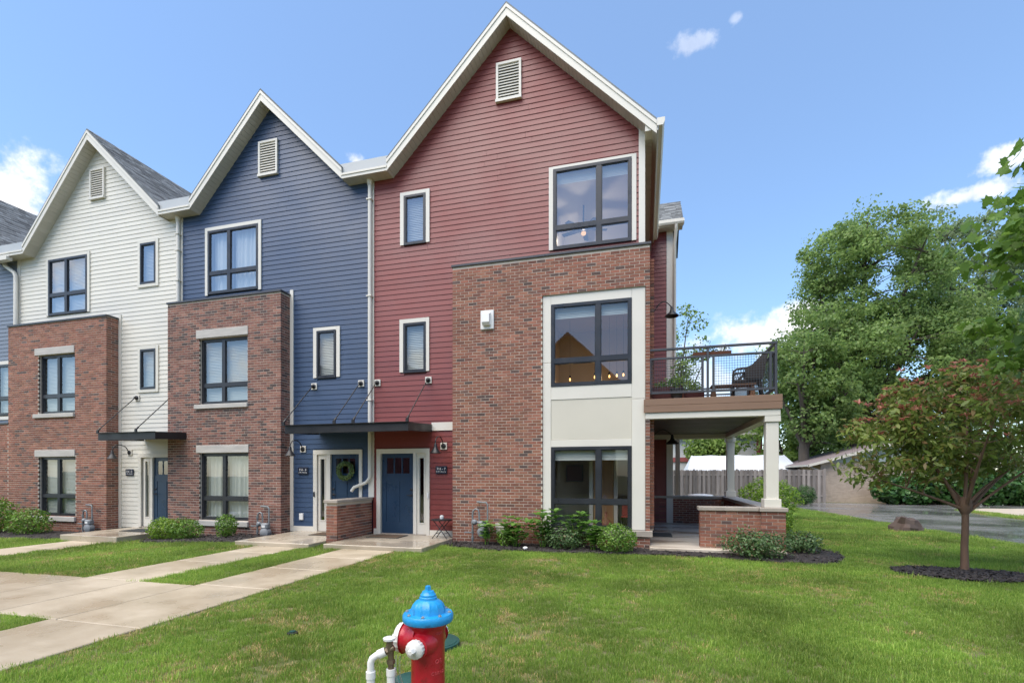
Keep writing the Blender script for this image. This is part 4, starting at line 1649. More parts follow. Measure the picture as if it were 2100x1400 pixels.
def side_lamp(label, x, y, z, out=.45):
    l = thing('barn_lamp', label, 'wall lamp', (x, y, z), 'gooseneck barn lamps')
    b = MB()
    b.lathe([(.06, 0), (.06, .02), (.03, .03)], 16, Matrix.Translation((x, y, z)) @ Matrix.Rotation(PI / 2, 4, 'Y'))
    b.build('rosette', STEEL, l, smooth=40)
    pts = []
    for t in np.linspace(0, 1, 15):
        w = -.5 + t * (PI + .5)
        pts.append((x + .02 + out * t, y, z + .02 + .10 * t + .17 * (math.sin(w) + .48 * (1 - t))))
    b = MB()
    b.tube(pts, .0125, 8)
    b.build('arm', STEEL, l, smooth=50)
    ex, ey, ez = pts[-1]
    b = MB()
    b.lathe([(.02, .03), (.034, .0), (.040, -.06), (.060, -.10), (.15, -.18), (.162, -.20), (.158, -.205), (.14, -.18), (.05, -.09), (.0, -.085)], 22,
            Matrix.Translation((ex, ey, ez)))
    b.build('shade', STEEL, l, smooth=40)


side_lamp('black barn lamp on the side wall just above the balcony rail', .16, 12.2, 5.45)
side_lamp('black barn lamp hanging in the shade under the porch ceiling', .10, 12.8, 2.45, out=.55)


def number_sign(label, x, z, n):
    s = thing('number_sign', label, 'house sign', (x, WALL_Y, z), 'navy house number signs')
    w, h = .15, .097
    b = MB()
    b.bbox(x - w, x + w, WALL_Y - .045, WALL_Y - .018, z - h, z + h, .006)
    b.build('plate', NAVYSIGN, s)
    t = MB()
    rot = Matrix.Rotation(PI / 2, 4, 'X')
    add_text(t, '316 - ' + n, .082, Matrix.Translation((x, WALL_Y - .048, z + .028)) @ rot, .0015)
    add_text(t, 'S.W. Pine St', .050, Matrix.Translation((x, WALL_Y - .048, z - .043)) @ rot, .0015)
    t.build('lettering', LETTER, s)


number_sign('navy number sign reading 316 - 7 on the red siding', -4.80, 1.716, '7')
number_sign('navy number sign reading 316 - 6 on the navy siding', -8.77, 1.704, '6')
number_sign('navy number sign reading 316 - 5 on the cream siding', -14.85, 1.67, '5')

# low brick wall between the two doors
lw = thing('brick_screen_wall', 'low brick wall with a stone cap between the navy and red doors', 'garden wall', (-6.85, 9.6, 0))
mb = MB()
mb.box(-6.983, -6.717, 9.607, 11.07, -.3, .955)
mb.build('mortar_core', MORTAR, lw)
rng = random.Random(9)
bl = brick_list('F', -6.99, -6.71, -.05, .955, [], 9.60, rng)
bl += brick_list('R', 9.648, 11.07, -.05, .955, [], -6.71, rng)
bl += brick_list('L', 9.648, 11.07, -.05, .955, [], -6.99, rng)
lay_bricks(lw, bl, BRICK_RED)
mb = MB()
mb.bbox(-7.03, -6.67, 9.55, 11.06, .955, 1.03, .01)
mb.build('cap', CAP, lw)

# wreath on the navy door
wr = thing('wreath', 'round green leaf wreath hanging on the navy house door', 'wreath', (-7.46, 11.08, 1.70))
mb = MB()
mb.tube([(-7.46 + .19 * math.cos(a), 11.085, 1.70 + .19 * math.sin(a)) for a in np.linspace(0, 2 * PI, 33)], .025, 6, False)
mb.build('ring', RUST, wr)


# ------------------------------------------------------------------ leaves
OUT_DIAMOND = [(-.5, 0, 0), (0, -.5, .10), (.5, 0, 0), (0, .5, .10)]
OUT_OVAL = [(-.5, 0, 0), (-.18, -.42, .08), (.22, -.36, .07), (.5, 0, -.06), (.22, .36, .07), (-.18, .42, .08)]
OUT_LOBE = [(-.5, 0, 0), (-.38, -.22, .02), (-.42, -.46, .05), (-.12, -.34, .03), (.02, -.56, .02), (.12, -.26, .04), (.26, -.24, .03), (.55, 0, -.08),
            (.26, .24, .03), (.12, .26, .04), (.02, .56, .02), (-.12, .34, .03), (-.42, .46, .05), (-.38, .22, .02)]
OUT_LONG = [(-.5, 0, 0), (-.15, -.34, .05), (.2, -.30, .04), (.5, 0, -.12), (.2, .30, .04), (-.15, .34, .05)]


def unit(a):
    return a / np.maximum(np.linalg.norm(a, axis=1, keepdims=True), 1e-9)


def leaf_object(name, centers, normals, length, width, outline, mat, parent, rng, jitter=.7, size_var=.35, droop=0.0, dirs=None, kind=None):
    """one mesh of many leaf faces"""
    n = len(centers)
    C_ = np.asarray(centers, float)
    Nn = unit(np.asarray(normals, float) + rng.normal(0, jitter, (n, 3)))
    D = rng.normal(0, 1, (n, 3)) if dirs is None else np.asarray(dirs, float) + rng.normal(0, .5, (n, 3))
    D[:, 2] -= droop
    D = D - Nn * np.sum(D * Nn, axis=1, keepdims=True)
    D = unit(D)
    S = np.cross(Nn, D)
    k = (1 + rng.uniform(-size_var, size_var, (n, 1)))
    o = np.asarray(outline)
    m = len(o)
    V = (C_[:, None, :] + D[:, None, :] * (o[None, :, 0:1] * length * k[:, None, :]) + S[:, None, :] * (o[None, :, 1:2] * width * k[:, None, :])
         + Nn[:, None, :] * (o[None, :, 2:3] * length * k[:, None, :]))
    V = V.reshape(-1, 3)
    off = BASE.get(parent.name, (0, 0, 0)) if parent is not None else (0, 0, 0)
    V = V - np.asarray(off)
    me = bpy.data.meshes.new(name)
    me.vertices.add(len(V))
    me.vertices.foreach_set('co', V.ravel().astype(np.float32))
    me.loops.add(n * m)
    me.loops.foreach_set('vertex_index', np.arange(n * m, dtype=np.int32))
    me.polygons.add(n)
    me.polygons.foreach_set('loop_start', np.arange(0, n * m, m, dtype=np.int32))
    me.polygons.foreach_set('loop_total', np.full(n, m, dtype=np.int32))
    me.materials.append(mat)
    me.update(calc_edges=True)
    ob = bpy.data.objects.new(name, me)
    COL.objects.link(ob)
    ob.parent = parent
    BASE[ob.name] = off
    if kind:
        ob['kind'] = kind
    return ob


rg = np.random.default_rng(21)
a = rg.uniform(0, 2 * PI, 620)
b_ = rg.uniform(0, 2 * PI, 620)
rr = .195 + .065 * np.cos(b_) * rg.uniform(.5, 1, 620)
cen = np.stack([-7.46 + rr * np.cos(a), 11.03 - .055 * np.abs(np.sin(b_)), 1.70 + rr * np.sin(a)], 1)
nor = np.stack([np.cos(a) * np.cos(b_), -np.abs(np.sin(b_)) - .4, np.sin(a) * np.cos(b_)], 1)
leaf_object('leaves', cen, nor, .055, .026, OUT_DIAMOND, L_WREATH, wr, rg, .5)


# ------------------------------------------------------------------ gas meters, table, mats, box
def gas_meter(label, x, y, z0, tall=.85, flip=False):
    g = thing('gas_meter', label, 'gas meter', (x, y, z0), 'gas meters by the brick bays')
    s = -1 if flip else 1
    yy = y - .16
    b = MB()
    t = tall
    b.tube([(x, yy, z0 - .1), (x, yy, z0 + t - .14)], .021, 10)
    b.tube([(x, yy, z0 + t - .14), (x + s * .015, yy, z0 + t - .05), (x + s * .07, yy, z0 + t), (x + s * .14, yy, z0 + t - .02), (x + s * .16, yy, z0 + t - .10), (x + s * .16, yy, z0 + t - .26)], .021, 10)
    b.tube([(x - s * .20, yy, z0 + .26), (x, yy, z0 + .26)], .018, 8)
    for zz in (.10, .24, .46):
        b.tube([(x, yy, z0 + zz), (x, yy, z0 + zz + .06)], .034, 8)
    b.build('riser_pipe', GALV, g, smooth=45)
    b = MB()
    b.tube([(x + s * .36, yy, z0 + t - .30), (x + s * .36, yy, z0 + t + .10), (x + s * .33, yy, z0 + t + .15), (x + s * .12, yy, z0 + t + .16), (x + s * .10, yy + .03, z0 + t + .16), (x + s * .10, y + .02, z0 + t + .16)], .019, 10)
    b.build('outlet_pipe', GALV, g, smooth=45)
    b = MB()
    b.bbox(x + s * .16 - (.0 if s > 0 else .21), x + s * .16 + (.21 if s > 0 else .0), yy - .09, yy + .07, z0 + t - .42, z0 + t - .27, .03)
    b.build('index_box', METERG, g)
    b = MB()
    mt = Matrix.Translation((x + s * .265, yy + .07, z0 + t - .52)) @ Matrix.Rotation(PI / 2, 4, 'X')
    b.lathe([(.09, 0), (.135, .02), (.14, .08), (.125, .15), (.06, .18), (.02, .185)], 22, mt)
    b.build('meter_drum', METERG, g, smooth=45)
    b = MB()
    b.box(x + s * .265 - .05, x + s * .265 + .05, yy - .096, yy - .088, z0 + t - .38, z0 + t - .32)
    b.build('dial_label', WHITE, g)
    b = MB()
    mt = Matrix.Translation((x + s * .05, yy, z0 + t - .30)) @ Matrix.Rotation(PI / 2, 4, 'X')
    b.lathe([(.03, -.06), (.06, -.03), (.065, .0), (.06, .03), (.03, .06)], 16, mt)
    b.tube([(x + s * .16, yy, z0 + t - .30), (x, yy, z0 + t - .30)], .02, 8)
    b.build('regulator', METERG, g, smooth=45)


gas_meter('grey gas meter with looped pipes against the red house brick', -3.80, 10.70, .02, .80)
gas_meter('grey gas meter with a tall pipe beside the brown brick bay', -9.75, 10.70, .0, .62)
gas_meter('grey gas meter half behind shrubs at the cream house brick', -15.95, 10.70, -.1, .66)

ub = thing('utility_box', 'small pale utility box on the red house brick above the mulch', 'utility box', (-3.15, 10.68, .37))
mb = MB()
mb.bbox(-3.262, -3.04, 10.60, 10.715, .255, .49, .012)
mb.bbox(-3.275, -3.027, 10.585, 10.60, .40, .50, .006)
mb.build('case', SOFFIT, ub)
mb = MB()
mb.tube([(-3.13, 10.66, .255), (-3.125, 10.66, .12), (-3.10, 10.64, -.05)], .017, 8)
mb.build('conduit', SOFFIT, ub)

tb = thing('bistro_table', 'small dark folding bistro table between the red door and the brick', 'table', (-4.63, 10.72, .107))
tx, ty = -4.63, 10.70
mb = MB()
mb.lathe([(.24, .525), (.25, .53), (.25, .55), (.23, .556)], 26, Matrix.Translation((tx, ty, 0)))
mb.build('tabletop', STEEL, tb, smooth=40)
for sx, sy, ex, ey in ((-.19, -.13, .16, -.13), (.19, -.13, -.16, -.13), (-.19, .13, .16, .13), (.19, .13, -.16, .13)):
    mb = MB()
    mb.tube([(tx + sx, ty + sy, .107), (tx + ex, ty + ey, .53)], .010, 6)
    mb.build('leg', STEEL, tb)
mb = MB()
for sx in (-.1, .1):
    mb.tube([(tx + sx, ty - .13, .22), (tx + sx, ty + .13, .22)], .007, 6)
mb.build('stretcher', STEEL, tb)
cd = thing('candle_jar', 'small pale candle jar standing on the bistro table', 'candle', (tx, ty, .556))
mb = MB()
mb.lathe([(.042, .556), (.046, .565), (.046, .625), (.04, .63)], 16, Matrix.Translation((tx - .0, ty, 0)))
mb.build('jar', WHITE, cd, smooth=40)
mb = MB()
mb.lathe([(.036, .6295), (.036, .64), (.02, .645)], 12, Matrix.Translation((tx, ty, 0)))
mb.build('wax', WHITE, cd)


def door_mat(label, x0, x1, y0, y1, z, mat):
    m = thing('door_mat', label, 'door mat', ((x0 + x1) / 2, (y0 + y1) / 2, z))
    b = MB()
    b.bbox(x0, x1, y0, y1, z, z + .018, .006)
    b.build('pile', mat, m)
    b = MB()
    e = .03
    for q in ((x0 - e, x1 + e, y0 - e, y0 - .001), (x0 - e, x1 + e, y1 + .001, y1 + e), (x0 - e, x0 - .001, y0, y1), (x1 + .001, x1 + e, y0, y1)):
        b.box(*q, z, z + .012)
    b.build('border', MAT_DK, m)


door_mat('brown coir door mat on the wet step of the red house', -6.40, -5.62, 10.35, 10.85, .108, MAT_TEX)
door_mat('dark door mat on the step of the navy house, half behind the low wall', -8.0, -7.2, 10.35, 10.85, .108, MAT_TEX)
door_mat('dark door mat on the raised step of the cream house', -14.0, -13.2, 10.2, 10.7, .041, MAT_DK)
door_mat('dark rubber mat on the wet porch floor', .23, .62, 12.3, 13.0, .108, MAT_DK)

# ------------------------------------------------------------------ porch with balcony
po = thing('porch', 'covered side porch with cream columns, brick half walls and a railed balcony', 'porch', (1.3, 13.4, 0))
PX0, PX1, PY0, PY1 = .10, 2.66, 10.72, 16.2
mb = MB()
mb.box(1.117, 2.25, 10.727, 10.97, -.3, .865)
mb.box(2.25, 2.675, 10.66, 11.04, -.3, .865)
mb.box(2.33, 2.62, 11.04, 16.0, -.3, .865)
mb.box(.14, 2.62, 16.0, 16.25, -.3, .865)
mb.build('mortar_core', MORTAR, po)
rng = random.Random(4)
bl = brick_list('F', 1.11, 2.243, -.08, .875, [], 10.72, rng)
bl += brick_list('F', 2.243, 2.682, -.08, .875, [], 10.653, rng)
bl += brick_list('R', 10.70, 11.04, -.08, .875, [], 2.682, rng)
bl += brick_list('R', 11.05, 16.2, -.08, .875, [], 2.627, rng)
bl += brick_list('L', 11.05, 15.99, .107, .875, [], 2.323, rng)
bl += brick_list('L', 10.77, 10.97, -.08, .875, [], 1.11, rng)
bl += brick_list('F', .14, 2.32, .107, .875, [], 15.993, rng)
lay_bricks(po, bl, BRICK_RED)
mb = MB()
mb.bbox(1.07, 2.205, 10.68, 11.01, .868, .945, .008)
mb.build('wall_cap', CAP, po)
mb = MB()
mb.bbox(2.21, 2.72, 10.62, 11.07, .868, .945, .008)
mb.build('wall_cap', CAP, po)
mb = MB()
mb.bbox(2.29, 2.665, 11.075, 16.28, .868, .945, .008)
mb.build('wall_cap', CAP, po)
mb = MB()
mb.bbox(.14, 2.285, 15.96, 16.28, .868, .945, .008)
mb.build('wall_cap', CAP, po)


def column(x, y, z0, z1, w=.115):
    b = MB()
    b.bbox(x - w, x + w, y - w, y + w, z0 + .17, z1 - .12, .006)
    c = b.build('column', TRIM, po)
    b = MB()
    k = w + .038
    b.bbox(x - k, x + k, y - k, y + k, z0, z0 + .17, .006)
    b.build('plinth', TRIM, c)
    b = MB()
    b.bbox(x - k + .008, x + k - .008, y - k + .008, y + k - .008, z1 - .12, z1, .005)
    b.build('capital', TRIM, c)


column(2.463, 10.855, .946, 2.775)
column(2.50, 15.95, .946, 2.70, .105)
mb = MB()
mb.bbox(.02, 2.60, 10.705, 10.90, 2.776, 2.905, .005)
mb.build('beam', TRIM, po)
mb = MB()
mb.box(2.36, 2.575, 10.903, 15.85, 2.72, 2.895)
mb.build('beam', TRIM, po)
mb = MB()
mb.box(.0, 2.60, 15.853, 16.05, 2.70, 2.895)
mb.build('beam', TRIM, po)
mb = MB()
mb.box(.0, 2.34, 10.902, 15.85, 2.856, 2.898)
mb.build('porch_ceiling', STEEL, po)
me = None
yy = 10.91
while yy < 15.8:
    if me is None:
        s = MB()
        s.box(0, 2.335, 0, .132, 0, .02)
        me = s.mesh('ceiling_board', DARKWOOD)
    o = bpy.data.objects.new('ceiling_board', me)
    COL.objects.link(o)
    o.parent = po
    o.location = Vector((.005, yy, 2.834 + R.uniform(-.002, .002))) - Vector(BASE[po.name])
    yy += .14
for z0, z1 in ((2.907, 3.048), (3.052, 3.19)):
    mb = MB()
    mb.bbox(-.015, 2.63, 10.675, 10.704, z0, z1, .004)
    mb.build('fascia_board', DECKB, po)
    mb = MB()
    mb.bbox(2.602, 2.631, 10.706, 16.1, z0, z1, .004)
    mb.build('fascia_board', DECKB, po)
me = None
yy = 10.71
while yy < 16.0:
    if me is None:
        s = MB()
        s.box(0, 2.59, 0, .137, 0, .025)
        me = s.mesh('deck_board', DECKB)
    o = bpy.data.objects.new('deck_board', me)
    COL.objects.link(o)
    o.parent = po
    o.location = Vector((.008, yy, 3.164)) - Vector(BASE[po.name])
    yy += .143

# railing
RZ0, RZM, RZT = 3.325, 4.045, 4.235


def rail_bar(name, p0, p1, w, h, parent=None):
    b = MB()
    p0, p1 = Vector(p0), Vector(p1)
    if abs(p1.x - p0.x) > abs(p1.y - p0.y):
        b.bbox(p0.x, p1.x, p0.y - w, p0.y + w, p0.z - h, p0.z + h, .003)
    elif abs(p1.y - p0.y) > .01:
        b.bbox(p0.x - w, p0.x + w, p0.y, p1.y, p0.z - h, p0.z + h, .003)
    else:
        b.bbox(p0.x - w, p0.x + w, p0.y - w, p0.y + w, p0.z, p1.z, .003)
    return b.build(name, RAILM, parent or po)


def wire_panel(frame_parent, a0, a1, z0, z1, fixed, axis, pitch=.051):
    b = MB()
    r = .0030
    a = a0 + pitch / 2
    while a < a1:
        if axis == 'x':
            b.box(a - r, a + r, fixed - r, fixed + r, z0, z1)
        else:
            b.box(fixed - r, fixed + r, a - r, a + r, z0, z1)
        a += pitch
    z = z0 + pitch / 2
    while z < z1:
        if axis == 'x':
            b.box(a0, a1, fixed - r + .0045, fixed + r + .0045, z - r, z + r)
        else:
            b.box(fixed - r + .0045, fixed + r + .0045, a0, a1, z - r, z + r)
        z += pitch
    return b.build('wire_mesh', RAILM, frame_parent)


RF = 10.77
for px in (.05, 1.26, 2.53):
    rail_bar('rail_post', (px, RF, 3.19), (px, RF, RZT - .025), .022, 0)
rail_bar('top_rail', (.02, RF, RZT), (2.555, RF, RZT), .03, .022)
for x0, x1 in ((.12, 1.16), (1.37, 2.43)):
    f = MB()
    w = .022
    f.box(x0 - w, x0 + w, RF - w, RF + w, RZ0, RZM)
    f.box(x1 - w, x1 + w, RF - w, RF + w, RZ0, RZM)
    f.build('rail_stile', RAILM, po)
    wire_panel(po, x0 + .022, x1 - .022, RZ0 + .02, RZM - .02, RF, 'x')
for z in (RZ0, RZM):
    for a, b in ((.075, 1.236), (1.284, 2.506)):
        rail_bar('mid_rail', (a, RF, z), (b, RF, z), .02, .022)
SX = 2.53
for py in (13.4, 16.0):
    rail_bar('rail_post', (SX, py, 3.19), (SX, py, RZT - .025), .022, 0)
rail_bar('top_rail', (SX, RF + .031, RZT), (SX, 16.03, RZT), .03, .022)
for a, b in ((RF + .03, 13.376), (13.424, 15.976)):
    for z in (RZ0, RZM):
        rail_bar('mid_rail', (SX, a, z), (SX, b, z), .02, .022)
    wire_panel(po, a + .1, b - .1, RZ0 + .02, RZM - .02, SX, 'y')
    for yy in (a + .09, b - .09):
        rail_bar('rail_stile', (SX, yy, RZ0 + .023), (SX, yy, RZM - .023), .021, 0)
rail_bar('top_rail', (.90, 16.0, RZT), (2.50, 16.0, RZT), .03, .022)
for z in (RZ0, RZM):
    rail_bar('mid_rail', (.9, 16.0, z), (2.5, 16.0, z), .02, .022)
wire_panel(po, .92, 2.48, RZ0 + .02, RZM - .02, 16.0, 'x')

# ------------------------------------------------------------------ balcony furniture
ch = thing('wicker_armchair', 'dark wicker armchair standing at the outer corner of the balcony', 'armchair', (2.12, 11.45, 3.19), local=True, rz=math.radians(172))
# local: x forward, y left, z up
mb = MB()
sd = .27
mb.bbox(-.26, .28, -sd, sd, .36, .42, .02)
mb.build('seat', WICKER, ch)
for y in (-sd + .02, sd - .02):
    mb = MB()
    mb.tube([(.25, y, 0), (.27, y, .38), (.26, y, .60), (.20, y, .645), (.0, y, .66), (-.16, y, .72), (-.27, y, .86)], .022, 8)
    mb.build('arm', WICKER, ch, smooth=50)
    mb = MB()
    mb.tube([(-.30, y, 0), (-.25, y, .38), (-.30, y, .80)], .022, 8)
    mb.build('rear_leg', WICKER, ch, smooth=50)
    mb = MB()
    for i in range(9):
        x0 = -.20 + i * .05
        mb.tube([(x0, y, .42), (x0 + .08, y, .64)], .005, 4)
        mb.tube([(x0 + .08, y, .42), (x0, y, .64)], .005, 4)
    mb.build('side_weave', WICKER, ch)
mb = MB()
n = 14
for s in (0, 1):
    pass
vs, fs = [], []
for i in range(n + 1):
    t = -1 + 2 * i / n
    zt = .95 - .26 * abs(t) ** 2.6
    for zz, dx in ((.40, 0), ((.4 + zt) / 2, -.05), (zt, -.13)):
        vs.append((-.25 + dx + .06 * (t * t), t * .285, zz))
for i in range(n):
    for k in range(2):
        a0 = i * 3 + k
        fs.append((a0, a0 + 3, a0 + 4, a0 + 1))
q = len(vs)
vs += [(x - .03, y, z) for x, y, z in vs]
fs += [tuple(q + j for j in f[::-1]) for f in fs]
for i in range(n):
    fs.append((i * 3 + 2, i * 3 + 5, q + i * 3 + 5, q + i * 3 + 2))
mb.add(vs, fs)
mb.build('backrest', WICKER, ch, smooth=60)
for y in (-.30, .28):
    mb = MB()
    mb.prism_y([(-.30, .40), (.02, .43), (.06, .655), (-.08, .70), (-.20, .82), (-.30, .93), (-.38, .90)], y, y + .022)
    mb.build('wing', WICKER, ch)
mb = MB()
mb.tube([(-.38 + .06 * t * t, t * .29, .95 - .26 * abs(t) ** 2.6) for t in np.linspace(-1, 1, 17)], .024, 8)
mb.build('back_rim', WICKER, ch, smooth=60)

bt = thing('balcony_bench', 'low stained wood bench in front of the wicker armchair on the balcony', 'bench', (1.75, 11.15, 3.19))
mb = MB()
for i in range(4):
    mb.bbox(1.36, 2.22, 11.02 + i * .075, 11.085 + i * .075, 3.46, 3.49, .004)
mb.build('seat_slats', WOODT, bt)
for sx in (1.40, 2.15):
    mb = MB()
    mb.prism_y([(sx - .05, 3.19), (sx + .07, 3.19), (sx + .04, 3.46), (sx + .0, 3.46)], 11.04, 11.09)
    mb.prism_y([(sx - .05, 3.19), (sx + .07, 3.19), (sx + .04, 3.46), (sx + .0, 3.46)], 11.24, 11.29)
    mb.build('leg', WOODT, bt)
tr = thing('rail_planter', 'long terracotta trough hooked over the middle of the balcony rail', 'planter', (1.35, 10.87, 4.12))
mb = MB()
mb.prism_x([(10.83, 4.09), (10.93, 4.09), (10.95, 4.145), (10.81, 4.145)], .98, 1.72)
mb.build('trough', TERRA, tr)
b = MB()
for xx in (1.1, 1.6):
    b.tube([(xx, 10.80, 4.16), (xx, 10.77, 4.27), (xx, 10.735, 4.2)], .006, 6)
b.build('hook', STEEL, tr)
pb = thing('planter_box', 'oxblood rectangular planter full of green herbs on the balcony by the wall', 'planter', (.42, 11.05, 3.19))
mb = MB()
mb.prism_x([(10.93, 3.19), (11.25, 3.19), (11.29, 3.47), (10.89, 3.47)], .16, .78)
mb.build('tub', PLANTER, pb)
pt = thing('dark_plant_pot', 'round dark plant pot beside the oxblood planter on the balcony', 'plant pot', (.66, 10.86, 3.19))
mb = MB()
mb.lathe([(.09, 3.19), (.12, 3.30), (.14, 3.40), (.15, 3.40), (.15, 3.425), (.13, 3.425)], 18, Matrix.Translation((.66, 10.92, 0)))
mb.build('pot', POT, pt, smooth=40)
lp = thing('long_planter', 'low dark red planter trough in the middle of the balcony', 'planter', (1.0, 11.1, 3.19))
mb = MB()
mb.prism_x([(11.02, 3.19), (11.22, 3.19), (11.26, 3.36), (10.98, 3.36)], .82, 1.22)
mb.build('tub', PLANTER, lp)


def sprig(parent, cx, cy, z, rx, ry, h, n, mat, seed, L=.07, W=.03):
    rg = np.random.default_rng(seed)
    r = np.sqrt(rg.uniform(0, 1, n))
    a = rg.uniform(0, 2 * PI, n)
    c = np.stack([cx + rx * r * np.cos(a), cy + ry * r * np.sin(a), z + h * rg.uniform(0, 1, n) * (1 - .5 * r)], 1)
    nr = np.stack([np.cos(a), np.sin(a), np.full(n, .9)], 1)
    o = leaf_object('foliage', c, nr, L, W, OUT_OVAL, mat, parent, rg, .6)
    return o


sprig(pb, .45, 11.08, 3.45, .30, .16, .26, 260, L_BOX, 31)
sprig(pt, .68, 10.95, 3.40, .14, .12, .42, 130, L_LIME, 32, .12, .022)
sprig(lp, 1.0, 11.12, 3.34, .22, .12, .34, 150, L_LIME, 33, .10, .02)
sprig(tr, 1.35, 10.89, 4.15, .38, .09, .13, 150, L_ROSE, 34, .05, .025)
tp = thing('potted_shrub', 'tall leafy potted shrub behind the balcony planters', 'potted plant', (.80, 11.7, 3.19))
mb = MB()
mb.lathe([(.12, 3.19), (.15, 3.34), (.17, 3.50), (.15, 3.50)], 18, Matrix.Translation((.80, 11.7, 0)))
mb.build('pot', TERRA, tp, smooth=40)
mb = MB()
for k in range(4):
    mb.tube([(.80, 11.7, 3.5), (.80 + R.uniform(-.1, .1), 11.7 + R.uniform(-.1, .1), 3.9), (.80 + R.uniform(-.2, .2), 11.7 + R.uniform(-.2, .2), 4.35)], [.012, .009, .004], 5)
mb.build('stems', RUST, tp)
sprig(tp, .80, 11.7, 3.62, .25, .25, .85, 260, L_SPRING, 35, .075, .04)

# ------------------------------------------------------------------ hydrant and its neighbours
HX, HY = -1.35, 2.90
hy = thing('fire_hydrant', 'red fire hydrant with a bright blue bonnet and white outlet caps on the lawn', 'fire hydrant', (HX, HY, 0))
HM = Matrix.Translation((HX, HY, 0))
mb = MB()
mb.lathe([(.165, -.02), (.165, .03), (.15, .05), (.112, .06), (.108, .20), (.107, .40), (.107, .60), (.118, .63), (.135, .645), (.135, .665), (.10, .667)], 40, HM)
for d, r, L in ((Vector((0, -1, 0)), .066, .165), (Vector((0, 1, 0)), .066, .165), (Vector((-1, 0, 0)), .098, .165)):
    q = d.to_track_quat('Z', 'Y').to_matrix().to_4x4()
    m = Matrix.Translation((HX, HY, .535)) @ q
    mb.lathe([(r + .030, .05), (r + .022, .085), (r + .004, .11), (r - .006, .13), (r - .006, L), (r + .004, L + .001)], 28, m)
body = mb.build('barrel', HYD_RED, hy, smooth=40)
mb = MB()
rib = lambda r, h, w: r + (.0045 * max(0, math.cos(12 * w)) ** 6 if .72 < h < .79 else 0)
mb.lathe([(.12, .655), (.155, .658), (.162, .668), (.162, .700), (.154, .712), (.112, .714), (.108, .722), (.104, .745), (.094, .768), (.078, .786), (.058, .797), (.057, .800),
          (.056, .812), (.051, .816), (.050, .829), (.044, .833), (.036, .850), (.027, .853)], 72, HM, rfun=rib)
bon = mb.build('bonnet', HYD_BLUE, hy, smooth=35)
mb = MB()
mb.lathe([(.024, .852), (.020, .862), (.018, .880), (.016, .884)], 5, HM)
mb.build('operating_nut', HYD_BLUE, bon)
for k in range(8):
    w = k * PI / 4 + .2
    mb = MB()
    mb.lathe([(.0125, .7125), (.0125, .720), (.006, .722), (.006, .726)], 6, Matrix.Translation((HX + .138 * math.cos(w), HY + .138 * math.sin(w), 0)))
    mb.build('bolt', BOLT, bon)
for d, r, L in ((Vector((0, -1, 0)), .054, .165), (Vector((0, 1, 0)), .054, .165), (Vector((-1, 0, 0)), .090, .165)):
    q = d.to_track_quat('Z', 'Y').to_matrix().to_4x4()
    m = Matrix.Translation((HX, HY, .535)) @ q
    mb = MB()
    lug = lambda rr, h, w, r=r, L=L: rr + (.003 * (math.cos(16 * w) > 0) if L + .004 < h < L + .04 else 0)
    mb.lathe([(r - .01, L + .002), (r, L + .003), (r + .002, L + .006), (r + .002, L + .036), (r - .006, L + .044), (r * .45, L + .05), (r * .40, L + .056)], 48, m, rfun=lug)
    cap = mb.build('outlet_cap', HYD_WHITE, hy, smooth=35)
    mb = MB()
    mb.lathe([(.022, L + .055), (.020, L + .085), (.014, L + .089)], 5, m)
    mb.build('cap_nut', HYD_WHITE, cap)
# chains
for (x0, y0, z0), (x1, y1, z1) in (((-.10, -.19, .49), (-.10, -.08, .20)), ((-.19, -.07, .44), (-.14, -.06, .17))):
    mb = MB()
    pts = []
    for t in np.linspace(0, 1, 26):
        sag = .05 * math.sin(PI * t)
        pts.append(Vector((HX + x0 + (x1 - x0) * t - sag * .3, HY + y0 + (y1 - y0) * t - sag * .4, z0 + (z1 - z0) * t)))
    for i in range(len(pts) - 1):
        a, b = pts[i], pts[i + 1]
        off = Vector((.004, 0, 0)) if i % 2 else Vector((0, .004, 0))
        mb.tube([a - off, (a + b) / 2 - off * 1.3, b - off], .0017, 4)
        mb.tube([a + off, (a + b) / 2 + off * 1.3, b + off], .0017, 4)
    mb.build('chain', BOLT, hy)
# cast lettering on the barrel, on the side towards the right of the picture
mb = MB()


def cast_text(s, ang, z, size):
    for i, chs in enumerate(s):
        w = ang + i * size * .72 / .107
        n = Vector((math.cos(w), math.sin(w), 0))
        t = Vector((-math.sin(w), math.cos(w), 0))
        m = Matrix(((t.x, 0, n.x, HX + n.x * .1072), (t.y, 0, n.y, HY + n.y * .1072), (0, 1, 0, z), (0, 0, 0, 1)))
        add_text(mb, chs, size, m, .003)


cast_text('TOP', math.radians(-34), .600, .024)
cast_text('OS', math.radians(-34), .425, .038)
cast_text('CSK12', math.radians(-50), .352, .028)
mb.build('cast_lettering', HYD_HIGHLIGHT, hy)

pv = thing('standpipe', 'white plastic standpipes with a brass valve beside the red hydrant', 'standpipe', (-1.62, 2.72, 0))
fw_ = Vector((-.42, .907, 0))
rt_ = Vector((.907, .42, 0))
Hc = Vector((HX, HY, 0))


def HP(px, z, toward=.12):
    """lateral metres from the hydrant axis, height"""
    return Hc + rt_ * px - fw_ * toward + Vector((0, 0, z))


